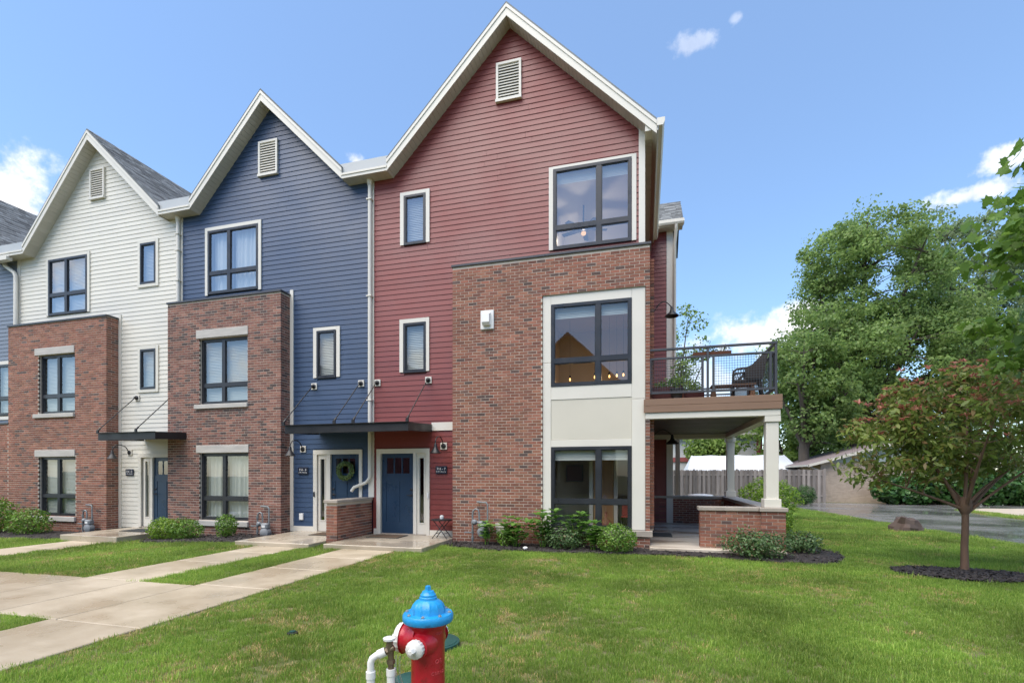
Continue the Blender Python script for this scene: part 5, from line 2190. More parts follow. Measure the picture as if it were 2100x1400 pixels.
mb = MB()
mb.tube([HP(-.345, -.1), HP(-.345, .40)], .0245, 16)
mb.tube([HP(-.345, .36), HP(-.345, .402)], .029, 16)
mb.tube([HP(-.345, .40), HP(-.345, .455), HP(-.335, .480), HP(-.310, .497), HP(-.262, .515)], .0215, 16)
mb.tube([HP(-.300, .500), HP(-.258, .517)], .028, 16)
mb.build('inlet_pipe', WHITE, pv, smooth=40)
mb = MB()
mb.tube([HP(-.225, -.1), HP(-.225, .405)], .0250, 16)
mb.tube([HP(-.225, .37), HP(-.225, .41)], .0285, 16)
mb.build('outlet_pipe', WHITE, pv, smooth=40)
mb = MB()
mb.tube([HP(-.262, .515), HP(-.205, .538)], .020, 12)
mb.tube([HP(-.225, .40), HP(-.225, .53)], .018, 12)
mb.tube([HP(-.225, .44), HP(-.225, .465)], .025, 6)
mb.tube([HP(-.238, .50), HP(-.232, .58)], .020, 12)
mb.tube([HP(-.250, .520), HP(-.240, .524)], .028, 6)
mb.build('valve', BRASS, pv, smooth=40)
mb = MB()
mb.lathe([(.01, .583), (.036, .587), (.038, .600), (.02, .607)], 18, Matrix.Translation(HP(-.235, 0)))
mb.build('valve_handle', WHITE, pv, smooth=40)


def lid(label, x, y, r, z=.02):
    l = thing('valve_lid', label, 'valve lid', (x, y, 0), 'green valve lids set in the lawn')
    b = MB()
    b.lathe([(r, -.1), (r, z), (r - .012, z + .006), (r - .02, z + .004)], 36, Matrix.Translation((x, y, 0)))
    b.build('ring', LIDG, l, smooth=40)
    b = MB()
    b.lathe([(r - .022, z - .01), (r - .022, z + .008), (r - .03, z + .012), (.0, z + .013)], 36, Matrix.Translation((x, y, 0)))
    b.build('cover', LIDG, l, smooth=40)


LIDS = [(-1.90, 4.22, .235), (-1.72, 3.42, .15)]
lid('larger round green valve lid in the grass right behind the red hydrant', *LIDS[0], z=.045)
lid('smaller round green valve lid between the standpipes and the red hydrant', *LIDS[1], z=.03)
sp = thing('sprinkler_head', 'small grey green sprinkler cap in the lawn near the walkway', 'sprinkler', (-3.39, 4.12, 0))
mb = MB()
mb.lathe([(.045, -.1), (.05, .02), (.05, .03), (.03, .036)], 18, Matrix.Translation((-3.39, 4.12, 0)))
mb.build('body', STEEL, sp, smooth=40)
mb = MB()
mb.lathe([(.03, .034), (.03, .044), (.012, .047)], 14, Matrix.Translation((-3.39, 4.12, 0)))
mb.build('cap', LIDG, sp)
bl_ = thing('bed_spotlight', 'small white light stub in the mulch bed in front of the red house', 'garden light', (-2.42, 9.98, .03))
mb = MB()
mb.lathe([(.05, .03), (.055, .07), (.03, .09)], 14, Matrix.Translation((-2.42, 9.98, 0)))
mb.build('stub', WHITE, bl_, smooth=40)
mb = MB()
mb.tube([(-2.42, 9.98, .0), (-2.42, 9.98, .04)], .02, 8)
mb.build('spike', STEEL, bl_)

# boulder by the drive
rk = MB()
rn = random.Random(8)
vs, fs = [], []
nu, nv = 18, 9
for j in range(nv + 1):
    for i in range(nu):
        th, ph = 2 * PI * i / nu, PI * j / nv
        p = Vector((math.sin(ph) * math.cos(th), math.sin(ph) * math.sin(th), math.cos(ph)))
        k = 1 + .55 * mnoise.noise(p * 1.5 + Vector((3, 1, 7))) + .22 * mnoise.noise(p * 3.5) + .10 * mnoise.noise(p * 8)
        zz = p.z * .25 * k
        vs.append((7.22 + p.x * .40 * k + .12 * zz, 16.35 + p.y * .30 * k, .06 + zz * (1.25 - .35 * p.x)))
for j in range(nv):
    for i in range(nu):
        fs.append((j * nu + i, (j + 1) * nu + i, (j + 1) * nu + (i + 1) % nu, j * nu + (i + 1) % nu))
rk.add(vs, fs)
tag(rk.build('boulder', ROCKM, None, smooth=14), 'brown boulder lying in the grass at the edge of the drive', 'boulder')

# ------------------------------------------------------------------ trees


def sample_ellipsoids(E, n, rng, shell=.55):
    """clump centres: mostly near the skin of a union of ellipsoids"""
    vol = np.array([e[3] * e[4] * e[5] for e in E], float) ** .75
    pick = rng.choice(len(E), n * 3, p=vol / vol.sum())
    out = []
    for k in pick:
        e = E[k]
        d = rng.normal(0, 1, 3)
        d /= np.linalg.norm(d)
        bump = 1 + .20 * mnoise.noise(Vector(d * 2.1) + Vector((k * 3.1, e[0], e[2])))
        r = (shell + (1 - shell) * rng.uniform(0, 1) ** .6) * bump
        p = np.array([e[0] + d[0] * e[3] * r, e[1] + d[1] * e[4] * r, e[2] + d[2] * e[5] * r])
        inside = False
        for j, f in enumerate(E):
            if j != k and (((p[0] - f[0]) / f[3]) ** 2 + ((p[1] - f[1]) / f[4]) ** 2 + ((p[2] - f[2]) / f[5]) ** 2) < .25:
                inside = True
        if not inside:
            out.append(p)
        if len(out) >= n:
            break
    return np.array(out)


def tree(name, label, base, trunk_h, trunk_r, E, n_clump, clump_r, leaves_per, leafL, leafW, outline, mat, bark, seed,
         n_limb=9, cat='tree', group=None, shell=.5, flat=.6, droop=.2, jitter=.75, lean=(0, 0), extra=None, sides=8, twig=True):
    rng = np.random.default_rng(seed)
    t = thing(name, label, cat, base, group)
    B = np.array(base, float)
    C_ = sample_ellipsoids(E, n_clump, rng, shell)
    top = B + np.array([lean[0], lean[1], trunk_h])
    # main limbs go to far-apart clumps
    idx = [int(np.argmax(C_[:, 2]))]
    d = np.linalg.norm(C_ - C_[idx[0]], axis=1)
    for _ in range(n_limb - 1):
        i = int(np.argmax(d))
        idx.append(i)
        d = np.minimum(d, np.linalg.norm(C_ - C_[i], axis=1))
    mb = MB()
    trunk_pts = [B + np.array([0, 0, -.1])]
    for k in range(1, 6):
        s = k / 5
        trunk_pts.append(B + (top - B) * s + np.append(rng.normal(0, trunk_r * .12, 2), 0) * (k < 5))
    mb.tube(trunk_pts, [trunk_r * 1.25, trunk_r * 1.02, trunk_r * .95, trunk_r * .92, trunk_r * .9, trunk_r * .86], max(sides, 10))
    limb_pts, limb_rad = [], []
    for i in idx:
        tgt = C_[i]
        s0 = rng.uniform(.80, 1.0)
        p0 = B + (top - B) * s0
        mid = p0 + (tgt - p0) * .45 + np.array([0, 0, .16 * np.linalg.norm(tgt - p0)]) * rng.uniform(.3, 1.0) + rng.normal(0, .05, 3) * np.linalg.norm(tgt - p0)
        pts, rad = [], []
        r0 = trunk_r * rng.uniform(.42, .62)
        for s in np.linspace(0, 1, 8):
            p = (1 - s) ** 2 * p0 + 2 * s * (1 - s) * mid + s * s * tgt
            pts.append(p)
            rad.append(r0 * (1 - s) ** .8 + .012 * trunk_r ** .5)
        mb.tube(pts, rad, 7, True)
        limb_pts += pts[2:]
        limb_rad += rad[2:]
    limb_pts = np.array(limb_pts)
    # every other clump hangs on the nearest limb
    if twig:
        for i in range(len(C_)):
            if i in idx:
                continue
            tgt = C_[i]
            dd = np.linalg.norm(limb_pts - tgt, axis=1) + .4 * np.maximum(0, limb_pts[:, 2] - tgt[2])
            j = int(np.argmin(dd))
            p0 = limb_pts[j]
            L = np.linalg.norm(tgt - p0)
            mid = p0 + (tgt - p0) * .5 + np.array([0, 0, .12 * L])
            r0 = min(limb_rad[j] * .6, trunk_r * .16)
            mb.tube([p0, mid * .5 + (p0 + tgt) * .25, tgt], [r0, r0 * .6, r0 * .2 + .002], 5, True)
    mb.build('trunk', bark, t, smooth=60)
    # leaves
    n = leaves_per
    rad = clump_r * rng.uniform(.6, 1.35, (len(C_), 1, 1))
    P_ = rng.normal(0, 1, (len(C_), n, 3))
    P_ = P_ / np.linalg.norm(P_, axis=2, keepdims=True) * rng.uniform(.25, 1, (len(C_), n, 1)) ** .5
    P_[:, :, 2] *= flat
    nor = P_.copy()
    nor[:, :, 2] += .55
    cen = C_[:, None, :] + P_ * rad
    keep = rng.uniform(0, 1, (len(C_), n)) < np.clip(rng.normal(.85, .25, (len(C_), 1)), .3, 1)
    leaf_object('crown', cen[keep], nor[keep], leafL, leafW, outline, mat, t, rng, jitter, .35, droop)
    if extra is not None:
        extra(t, C_, rng)
    return t, C_


CAMR = Vector((math.cos(YAW), math.sin(YAW), 0))
CAMF = Vector((-math.sin(YAW), math.cos(YAW), 0))


def site(lat, fwd, z=0.0):
    """a place on the lot given in metres right of and ahead of where the photographer stands"""
    p = CAMR * lat + CAMF * fwd
    return (p.x, p.y, z)


def ell(lat, fwd, z, rl, rf, rz):
    p = site(lat, fwd, z)
    return (p[0], p[1], p[2], rl, rf, rz)


# the small ornamental tree on the front lawn
def cherry_extra(t, C_, rng):
    top = C_[C_[:, 2] > np.quantile(C_[:, 2], .52)]
    cs, ds, ns = [], [], []
    for c in top:
        for _ in range(rng.integers(1, 4)):
            tip = c + rng.normal(0, .13, 3) + np.array([0, 0, .10])
            for k in range(9):
                a = rng.uniform(0, 2 * PI)
                dv = np.array([math.cos(a), math.sin(a), rng.uniform(.2, 1.1)])
                cs.append(tip + dv * .04)
                ds.append(dv)
                ns.append(np.array([-math.cos(a) * .6, -math.sin(a) * .6, 1]))
    leaf_object('new_leaves', np.array(cs), np.array(ns), .10, .038, OUT_LONG, L_PINK, t, rng, .35, .3, 0.1, np.array(ds) * 2.5)


CT = (5.069, 9.66, .0)
cherry, _ = tree('ornamental_cherry', 'small bronze green ornamental tree in a mulch ring on the front lawn', CT, 1.12, .053,
                 [ell(7.5, 8.35, 2.40, 1.35, 1.3, .92), ell(6.28, 8.2, 2.02, .74, .8, .55), ell(8.6, 8.4, 2.35, .95, .9, .80), ell(7.6, 8.3, 2.8, 1.0, .9, .52), ell(7.1, 8.3, 1.75, .7, .8, .4)],
                 225, .28, 44, .115, .058, OUT_LONG, L_CHERRY, RUST, 5, n_limb=10, shell=.40, flat=.75, droop=.45, extra=cherry_extra)
mb = MB()
mb.lathe([(.052, .96), (.082, 1.02), (.094, 1.10), (.082, 1.18), (.05, 1.24)], 14, Matrix.Translation((CT[0], CT[1], 0)))
mb.build('graft_knot', RUST, cherry, smooth=60)

# maple whose boughs hang into the picture from the right
tree('near_maple', 'maple with large lobed leaves hanging into the right edge of the view', site(8.5, 5.8), 2.3, .13,
     [ell(8.30, 5.4, 3.55, 2.40, 2.2, 1.0), ell(7.75, 5.3, 4.4, 1.95, 1.7, 1.0), ell(7.6, 5.4, 5.15, 1.75, 1.5, 1.1)],
     210, .34, 34, .115, .12, OUT_LOBE, L_NEAR, BARK, 9, n_limb=11, shell=.55, droop=.7, jitter=.6)

# big trees beyond the drive
F1 = 36.5
tree('big_maple', 'tallest full green maple rising beyond the brick garage', site(26.5, F1 + 1), 6.0, .55,
     [ell(27.0, F1, 15.3, 4.6, 4.8, 6.3), ell(23.6, F1 - 1, 9.6, 4.4, 4.6, 4.4), ell(31.6, F1, 10.4, 5.6, 5.0, 5.0), ell(28.0, F1 - 1, 10, 5, 4.5, 4.5), ell(25.0, F1, 17.3, 2.9, 3.0, 2.7)],
     620, 1.22, 220, .20, .15, OUT_DIAMOND, L_MAPLE, BARK, 41, n_limb=16, shell=.45, flat=.55, droop=.3)
tree('pale_maple', 'paler maple behind the tallest one, at the right of its crown', site(39.5, 44), 7.0, .5,
     [ell(41.5, 43.5, 20.5, 4.8, 4.5, 4.6), ell(38.5, 43.5, 22.0, 2.6, 2.6, 2.6), ell(44, 43, 13, 5.5, 5, 6)],
     300, 1.15, 130, .26, .19, OUT_DIAMOND, L_MAPLE2, BARK, 42, n_limb=12, shell=.4, flat=.55)
tree('drooping_maple', 'dark green drooping tree between the balcony and the tallest maple', site(19.8, 33), 4.0, .35,
     [ell(19.8, 33, 8.6, 2.6, 2.6, 2.5), ell(21.0, 33, 6.3, 2.6, 2.6, 2.8)],
     170, .75, 100, .24, .15, OUT_DIAMOND, L_MAPLE, BARK, 43, n_limb=9, shell=.4, droop=.8)
tree('sparse_young_tree', 'sparse young tree standing behind the balcony against the sky', site(8.75, 25.8), 4.6, .13,
     [ell(8.75, 25.8, 6.4, 1.1, 1.1, 2.7), ell(9.25, 25.8, 8.9, 1.05, 1.0, 1.7), ell(10.2, 25.8, 7.9, .8, .8, .9), ell(9.3, 25.8, 4.3, 1.7, 1.3, 1.3)],
     85, .42, 46, .15, .10, OUT_DIAMOND, L_SPRING, BARK, 44, n_limb=8, shell=.25, flat=.9)
bgt = [('small leafy tree in front of the white house, seen above the tent', 16.6, 41, 3.7, 1.9, 1.3, L_SPRING, 50),
       ('light green tree behind the white tent, right of the porch column', 21.5, 38, 4.8, 3.2, 3.6, L_SPRING, 51),
       ('low yellow green tree just above the garage roof', 26.5, 41, 4.0, 3.0, 2.6, L_SPRING, 52),
       ('mid green tree behind the garage roof under the tallest maple', 31.0, 40, 3.9, 3.4, 2.9, L_MAPLE, 53),
       ('rounded green tree at the far right behind the white fence', 43.0, 42, 5.2, 4.6, 4.6, L_MAPLE, 54),
       ('dark green tree behind the ornamental tree, beyond the drive', 36.5, 42, 4.8, 4.2, 4.2, L_MAPLE, 55),
       ('tall pale green tree beyond the white house roof', 19.5, 58, 6.2, 4.2, 5.0, L_MAPLE2, 56),
       ('broad pale tree far behind the white house, seen through the porch', 13.0, 60, 4.6, 4.5, 3.4, L_MAPLE2, 57),
       ('grey green tree at the end of the drive, far right', 52.0, 46, 6.5, 5.5, 6.0, L_MAPLE2, 58)]
for lab, la, fo, zc, rl, rz, m_, sd_ in bgt:
    tree('garden_tree', lab, site(la, fo), max(1.2, zc - rz * .8), .22, [ell(la, fo, zc, rl, rl, rz), ell(la + rl * .5, fo, zc - rz * .35, rl * .6, rl * .6, rz * .55)],
         120, .85, 80, .26, .18, OUT_DIAMOND, m_, BARK, sd_, n_limb=7, shell=.4, group='trees beyond the fence', flat=.6)

# ------------------------------------------------------------------ shrubs


def shrub(name, label, cx, cy, rx, ry, rz, mat, n, L, W, seed, outline=OUT_OVAL, z0=None, group=None, bump=.14, shell=.72, jitter=.7, up=.3, lift=.85):
    rng = np.random.default_rng(seed)
    z0 = gz(cx, cy) + .03 if z0 is None else z0
    t = thing(name, label, 'shrub', (cx, cy, z0), group)
    d = rng.normal(0, 1, (n, 3))
    d /= np.linalg.norm(d, axis=1, keepdims=True)
    k = np.array([1 + bump * mnoise.noise(Vector(v) * 2.3 + Vector((seed, 0, 0))) * 2 + bump * .6 * mnoise.noise(Vector(v) * 6 + Vector((0, seed, 0))) for v in d])
    r = (shell + (1 - shell) * rng.uniform(0, 1, n)) * k
    # some inner leaves so the body is not hollow
    inn = rng.uniform(0, 1, n) < .22
    r[inn] *= rng.uniform(.4, .9, inn.sum())
    zc = z0 + rz * lift
    c = np.stack([cx + d[:, 0] * rx * r, cy + d[:, 1] * ry * r, zc + d[:, 2] * rz * r], 1)
    keep = c[:, 2] > z0 + .01
    nor = d.copy()
    nor[:, 2] += up
    leaf_object('foliage', c[keep], nor[keep], L, W, outline, mat, t, rng, jitter)
    mb = MB()
    for q in range(8):
        a = rng.uniform(0, 2 * PI)
        e = rng.uniform(.4, .85)
        mb.tube([(cx + .03 * math.cos(a), cy + .03 * math.sin(a), z0 - .05), (cx + rx * .3 * e * math.cos(a), cy + ry * .3 * e * math.sin(a), z0 + rz * .6),
                 (cx + rx * .75 * e * math.cos(a), cy + ry * .75 * e * math.sin(a), z0 + rz * 1.35 * e)], [.014, .010, .004], 5)
    mb.build('stems', RUST, t)
    return t


def broadleaf(label, cx, cy, h, spread, n_stem, seed, mat=L_HYDR, L=.175, W=.10):
    rng = np.random.default_rng(seed)
    z0 = gz(cx, cy) + .03
    t = thing('broadleaf_plant', label, 'plant', (cx, cy, z0), 'broad leaved plants in the red house bed')
    mb = MB()
    cs, ds, ns = [], [], []
    for s in range(n_stem):
        a = rng.uniform(0, 2 * PI)
        e = np.array([cx + spread * math.cos(a) * rng.uniform(.3, 1), cy + spread * .7 * math.sin(a) * rng.uniform(.3, 1), z0 + h * rng.uniform(.55, 1)])
        b0 = np.array([cx + .04 * math.cos(a), cy + .04 * math.sin(a), z0 - .03])
        m_ = (b0 + e) / 2 + np.array([0, 0, .08])
        mb.tube([b0, m_, e], [.008, .006, .004], 5)
        for q in range(5):
            s_ = .35 + .65 * q / 4
            p = (1 - s_) ** 2 * b0 + 2 * s_ * (1 - s_) * m_ + s_ * s_ * e
            w0 = rng.uniform(0, PI)
            for k in range(2 if q < 4 else 5):
                w = w0 + k * (PI if q < 4 else 2 * PI / 5)
                dv = np.array([math.cos(w), math.sin(w), .25 if q < 4 else .7])
                cs.append(p + dv * L * .48)
                ds.append(dv * 4)
                ns.append(np.array([-.3 * math.cos(w), -.3 * math.sin(w), 1]))
    mb.build('stems', L_BOX, t)
    leaf_object('leaves', np.array(cs), np.array(ns), L, W, OUT_OVAL, mat, t, rng, .18, .3, .15, np.array(ds))
    return t


GB = 'shrubs in the mulch beds'
# red house bed, from its door towards the porch
broadleaf('lone thin broad leaved plant beside the red house gas meter', -3.42, 10.32, .55, .20, 4, 71)
shrub('boxwood', 'small dense boxwood under the pale utility box of the red house', -2.93, 10.40, .26, .25, .24, L_BOX, 900, .045, .026, 72, group=GB)
broadleaf('spreading broad leaved plant just right of the small boxwood', -2.68, 10.22, .60, .36, 11, 73)
broadleaf('tall broad leaved plant against the cream edge of the bay window', -2.12, 10.36, .80, .36, 12, 74)
shrub('rose_bush', 'loose dull green rose bush below the lower bay window', -1.66, 10.22, .52, .36, .27, L_ROSE, 1500, .05, .028, 75, group=GB, bump=.22, shell=.5)
broadleaf('upright broad leaved plant in front of the lower bay window', -1.42, 10.50, .74, .22, 7, 76)
broadleaf('low broad leaved plant leaning on the round boxwood', -1.02, 10.2, .56, .26, 8, 77)
shrub('boxwood', 'largest round bright boxwood below the lower bay window', -.56, 10.18, .43, .40, .31, L_BOX, 3000, .042, .024, 78, group=GB, bump=.06, shell=.8)
shrub('rose_bush', 'wide rose bush in front of the porch brick pillar', 2.05, 10.12, .70, .42, .30, L_ROSE, 2800, .05, .030, 79, group=GB, bump=.2, shell=.5)
shrub('rose_bush', 'smaller rose bush at the outer end of the porch bed', 3.05, 11.05, .42, .45, .24, L_ROSE, 1500, .05, .030, 80, group=GB, bump=.2, shell=.5)
# navy and cream beds
shrub('spirea', 'bright green spirea right beside the raised cream house step', -12.15, 9.95, .42, .36, .31, L_LIME, 2000, .055, .026, 81, group=GB, bump=.15)
shrub('boxwood', 'dull green boxwood between the bright spirea and the small upright one', -11.40, 9.9, .46, .36, .29, L_BOX, 2000, .048, .026, 82, group=GB, bump=.15)
shrub('boxwood', 'small upright boxwood below the navy house lower window', -10.35, 10.15, .27, .25, .33, L_BOX, 1500, .045, .026, 83, group=GB, bump=.1)
shrub('boxwood', 'low rounded boxwood by the cream house gas meter', -17.1, 9.9, .62, .5, .40, L_BOX, 1800, .06, .035, 84, group=GB, bump=.12)
shrub('spirea', 'large bushy shrub at the far end of the cream house bed', -18.9, 9.75, 1.15, .75, .62, L_BOX, 3600, .07, .04, 85, group=GB, bump=.15)
# beside and beyond the porch
shrub('viburnum', 'tall round lime green bush behind the porch corner column', 4.35, 19.6, 1.05, 1.0, .80, L_LIME, 4200, .085, .05, 86, bump=.10, shell=.75)
shrub('viburnum', 'lime green bush tucked low behind the porch pillar', 3.45, 14.6, .42, .6, .42, L_LIME, 1500, .07, .04, 87, bump=.12)
shrub('grass_clump', 'dark upright ornamental grass in front of the wooden fence end', 8.25, 29.2, .55, .5, .55, L_IVY, 1600, .30, .02, 88, OUT_DIAMOND, bump=.05, up=1.5)
iv = [('low ivy mound at the left end of the garage wall planting', 13.6, 30.9, 1.5, .9, .85, 91), ('taller ivy mound in the middle of the garage wall planting', 16.1, 31.2, 1.9, 1.0, 1.25, 92),
      ('dark ivy mound behind the ornamental tree trunk', 18.8, 31.8, 1.7, 1.0, 1.0, 93)]
for lab, x, y, rx, ry, rz, sd_ in iv:
    shrub('ivy_mound', lab, x, y, rx, ry, rz, L_IVY, 2600, .24, .17, sd_, bump=.18, group='ivy along the garage wall')
shrub('weedy_shrub', 'pale weedy shrub growing against the white board fence', 23.2, 37.6, 1.6, .6, .5, L_SPRING, 1200, .16, .06, 94, bump=.3)

# ------------------------------------------------------------------ beyond the lawn
# shadowbox fence
fe = thing('wooden_fence', 'weathered grey wooden board fence behind the porch', 'fence', (5.5, 31.5, 0))
FXa, FXb, FY = .4, 10.0, 31.5
mb = MB()
for z in (.35, 1.55):
    mb.box(FXa, FXb, FY - .02, FY + .02, z, z + .09)
mb.build('rail', FENCEW, fe)
me = MB()
me.prism_y([(-.073, .03), (.073, .03), (.073, 1.84), (.045, 1.90), (-.045, 1.90), (-.073, 1.84)], 0, .02)
me = me.mesh('fence_board', FENCEW)
x = FXa
i = 0
while x < FXb - .05:
    o = bpy.data.objects.new('fence_board', me)
    COL.objects.link(o)
    o.parent = fe
    o.location = (x - 5.5, (FY - .042 if i % 2 == 0 else FY + .022) - 31.5, R.uniform(-.025, .02))
    o.rotation_euler = (0, R.uniform(-.008, .008), 0)
    x += .128
    i += 1
for x in (.5, 2.9, 5.3, 7.7, 9.9):
    mb = MB()
    mb.box(x - .05, x + .05, FY - .062, FY + .06, -.2, 1.95)
    mb.build('post', FENCEW, fe)

# garage
ga = thing('brick_garage', 'low buff brick garage with a shallow gable roof beyond the drive', 'garage', (13.5, 32.4, 0))
gx0, gx1, gy0, gy1 = 9.95, 17.6, 32.3, 40
mb = MB()
mb.box(gx0, gx1, gy0, gy1, -.2, 2.32)
mb.build('mortar_wall', BEIGEBR, ga)
bl = []
rng = random.Random(6)
rows = 34
for r in range(rows):
    a = gx0 - (r % 2) * .102
    while a < gx1:
        p, q = max(a, gx0), min(a + .194, gx1)
        a += .2032
        if q - p > .04:
            bl.append(('F', gy0 - .008, p, q, r * .0677 + .005, r * .0677 + .063))
mb = MB()
for f, k, s, e, za, zb in bl:
    mb.box(s, e, k, k + .03, za, zb)
mb.build('brickwork', BEIGEBR, ga, kind='stuff')
xm, zr_ = 13.78, 3.52
mb = MB()
mb.prism_y([(gx0 - .1, 2.32), (gx1 + .1, 2.32), (xm, zr_ - .12)], gy0 - .03, gy0 + .05)
mb.build('gable_board', TEAL, ga)
rf = MB()
for s in (-1, 1):
    xe = xm + s * 4.6
    rf.prism_y([(xm, zr_), (xe, 2.20), (xe, 2.12), (xm, zr_ - .08)] if s > 0 else [(xm, zr_), (xm, zr_ - .08), (xe, 2.12), (xe, 2.20)], gy0 - .45, gy1)
roof_g = rf.build('roof', SHINGLE2, ga)
mb = MB()
for s in (-1, 1):
    xe = xm + s * 4.6
    mb.prism_y([(xm, zr_ + .01), (xe, 2.21), (xe, 2.05), (xm, zr_ - .16)], gy0 - .48, gy0 - .452)
mb.build('rake_board', SOFFIT, ga)
mb = MB()
mb.box(gx0 - .82, gx0 - .74, gy0 - .48, gy1, 2.08, 2.19)
mb.build('gutter', SOFFIT, ga)
mb = MB()
mb.tube([(gx0 - .72, gy0 - .2, 2.1), (gx0 - .1, gy0 - .1, 1.85), (gx0 - .06, gy0 - .06, .0)], .045, 8)
mb.build('downspout', SOFFIT, ga)

# white tent behind the fence
te = thing('tent', 'white fabric tent roof showing above the wooden fence', 'tent', (6.5, 37, 0))
tx0, tx1, ty0, ty1, ze, zr_ = 2.9, 10.0, 36.0, 40.5, 1.85, 3.02
mb = MB()
vs = []
n = 12
ym = (ty0 + ty1) / 2
for i in range(n + 1):
    s = i / n
    x = tx0 + (tx1 - tx0) * s
    sag = -.05 * abs(math.sin(s * 4 * PI))
    xi = x + (.45 if i == 0 else (-.5 if i == n else 0))
    vs += [(x, ty0, ze + sag * .4), (x * .5 + xi * .5, (ty0 + ym) / 2, (ze + zr_) / 2 + sag * 1.4), (xi, ym, zr_ + sag), (x * .5 + xi * .5, (ty1 + ym) / 2, (ze + zr_) / 2 + sag), (x, ty1, ze)]
fs = []
for i in range(n):
    for k in range(4):
        a = i * 5 + k
        fs.append((a, a + 5, a + 6, a + 1))
fs += [tuple(range(5)), tuple(n * 5 + k for k in range(5))]
mb.add(vs, fs)
mb.build('canvas', TARP, te, smooth=25)
mb = MB()
for x in (tx0, (tx0 + tx1) / 2, tx1):
    for y in (ty0, ty1):
        mb.tube([(x, y, 0), (x, y, ze - .03)], .03, 6)
mb.build('poles', WHITE, te)

# white house behind
wh = thing('white_house', 'white sided house with dull red trim behind the tent', 'house', (6, 47, 0))
mb = MB()
mb.box(1.0, 9.3, 46.03, 54, -.2, 5.2)
mb.build('wall', WHITESID, wh)
siding(wh, WHITESID, 46.03, 3.15, 5.2, .23, lambda z: (1.0, 9.3), [(4.2, 5.1, 3.55, 4.75)])
mb = MB()
mb.box(.95, 9.75, 45.9, 46.0, 2.75, 3.13)
mb.box(9.3, 9.75, 45.95, 46.1, 3.13, 5.2)
mb.build('red_trim', REDTRIM, wh)
mb = MB()
mb.prism_x([(45.4, 5.15), (50, 8.2), (54.6, 5.15), (54.6, 5.05), (50, 8.1), (45.4, 5.05)], .5, 10.1)
mb.build('roof', SHINGLE, wh)
mb = MB()
mb.box(.5, 10.1, 45.3, 45.42, 5.0, 5.16)
mb.build('gutter', SOFFIT, wh)
f = MB()
wall_with_holes(f, 4.15, 5.15, 3.5, 4.8, 45.93, 46.01, [(4.25, 5.05, 3.6, 4.7)])
f.box(4.25, 5.05, 45.95, 46.0, 4.12, 4.18)
wf = f.build('window', TRIM, wh)
f = MB()
f.box(4.25, 5.05, 45.985, 46.005, 3.6, 4.7)
f.build('pane', STEEL, wf)

# air conditioner behind the porch wall
ac = thing('air_conditioner', 'pale air conditioner top showing above the rear porch wall', 'air conditioner', (1.95, 18.2, 0))
mb = MB()
mb.bbox(1.45, 2.35, 17.8, 18.7, 0, .80, .03)
mb.build('case', SOFFIT, ac)
mb = MB()
mb.lathe([(.44, .80), (.44, .85), (.40, .90), (.15, .93), (.0, .93)], 28, Matrix.Translation((1.90, 18.25, 0)))
mb.build('top_grille', WHITE, ac, smooth=40)

# white board fence at the far right
wf_ = thing('white_board_fence', 'white horizontal board fence across the drive at the far right', 'fence', (25, 38.3, 0))
me = MB()
me.box(0, 3.0, 0, .03, 0, .26)
me = me.mesh('fence_board', WHITE)
for k in range(4):
    for j in range(4):
        o = bpy.data.objects.new('fence_board', me)
        COL.objects.link(o)
        o.parent = wf_
        o.location = (20.6 + k * 3.02 - 25, 0, .05 + j * .29)
for k in range(5):
    mb = MB()
    mb.box(20.55 + k * 3.02, 20.67 + k * 3.02, 38.33, 38.42, -.2, 1.3)
    mb.build('post', WHITE, wf_)

# houses across the way: the windows mirror them
for lab, x, w, m_, hgt in (('tan gabled townhouse across the way that the lower windows mirror', -5.2, 6.4, TAN, 8.6), ('brown gabled townhouse across the way that the navy house windows mirror', -13.5, 6.6, FACING, 8.4),
                           ('grey blue gabled townhouse across the way facing the porch', 3.0, 6.4, SLATE, 8.6),
                           ('dull red gabled townhouse added across the way to darken door reflections', -21.0, 6.6, REDTRIM, 8.4), ('second tan gabled townhouse added at the far end to darken reflections', -28.5, 6.6, TAN, 8.4)):  # last two houses added to keep bright sky out of the door panes
    oh = thing('facing_townhouse', lab, 'townhouse', (x, -14, 0), 'townhouses across the way')
    mb = MB()
    a = MB()
    a.prism_y([(x - w / 2, -.2), (x + w / 2, -.2), (x + w / 2, hgt), (x, hgt + 3.0), (x - w / 2, hgt)], -22, -14)
    a.build('wall', m_, oh)
    a = MB()
    z = .3
    while z < hgt:
        a.prism_x([(-13.97, z), (-13.99, z + .19), (-14.0, z + .19), (-14.0, z)], x - w / 2, x + w / 2)
        z += .2
    a.build('siding_boards', m_, oh, kind='stuff')
    a = MB()
    for s in (-1, 1):
        a.prism_y([(x, hgt + 3.2), (x + s * (w / 2 + .3), hgt - .1), (x + s * (w / 2 + .3), hgt - .3), (x, hgt + 3.0)], -22.3, -13.6)
    a.build('roof', SHINGLE, oh)
    for wx, wz, ww, wh_ in ((x - 1.6, 1.0, 1.6, 1.7), (x - 1.6, 4.0, 1.6, 1.7), (x + 1.4, 4.2, .8, 1.5), (x - 1.4, 6.6, 1.6, 1.6), (x + 1.4, 6.8, .8, 1.4)):
        a = MB()
        wall_with_holes(a, wx - ww / 2 - .12, wx + ww / 2 + .12, wz - .12, wz + wh_ + .12, -14.0, -13.9, [(wx - ww / 2, wx + ww / 2, wz, wz + wh_)])
        wf = a.build('window', TRIM, oh)
        a = MB()
        a.box(wx - ww / 2, wx + ww / 2, -14.0, -13.95, wz, wz + wh_)
        a.build('pane', STEEL, wf)

# ------------------------------------------------------------------ grass


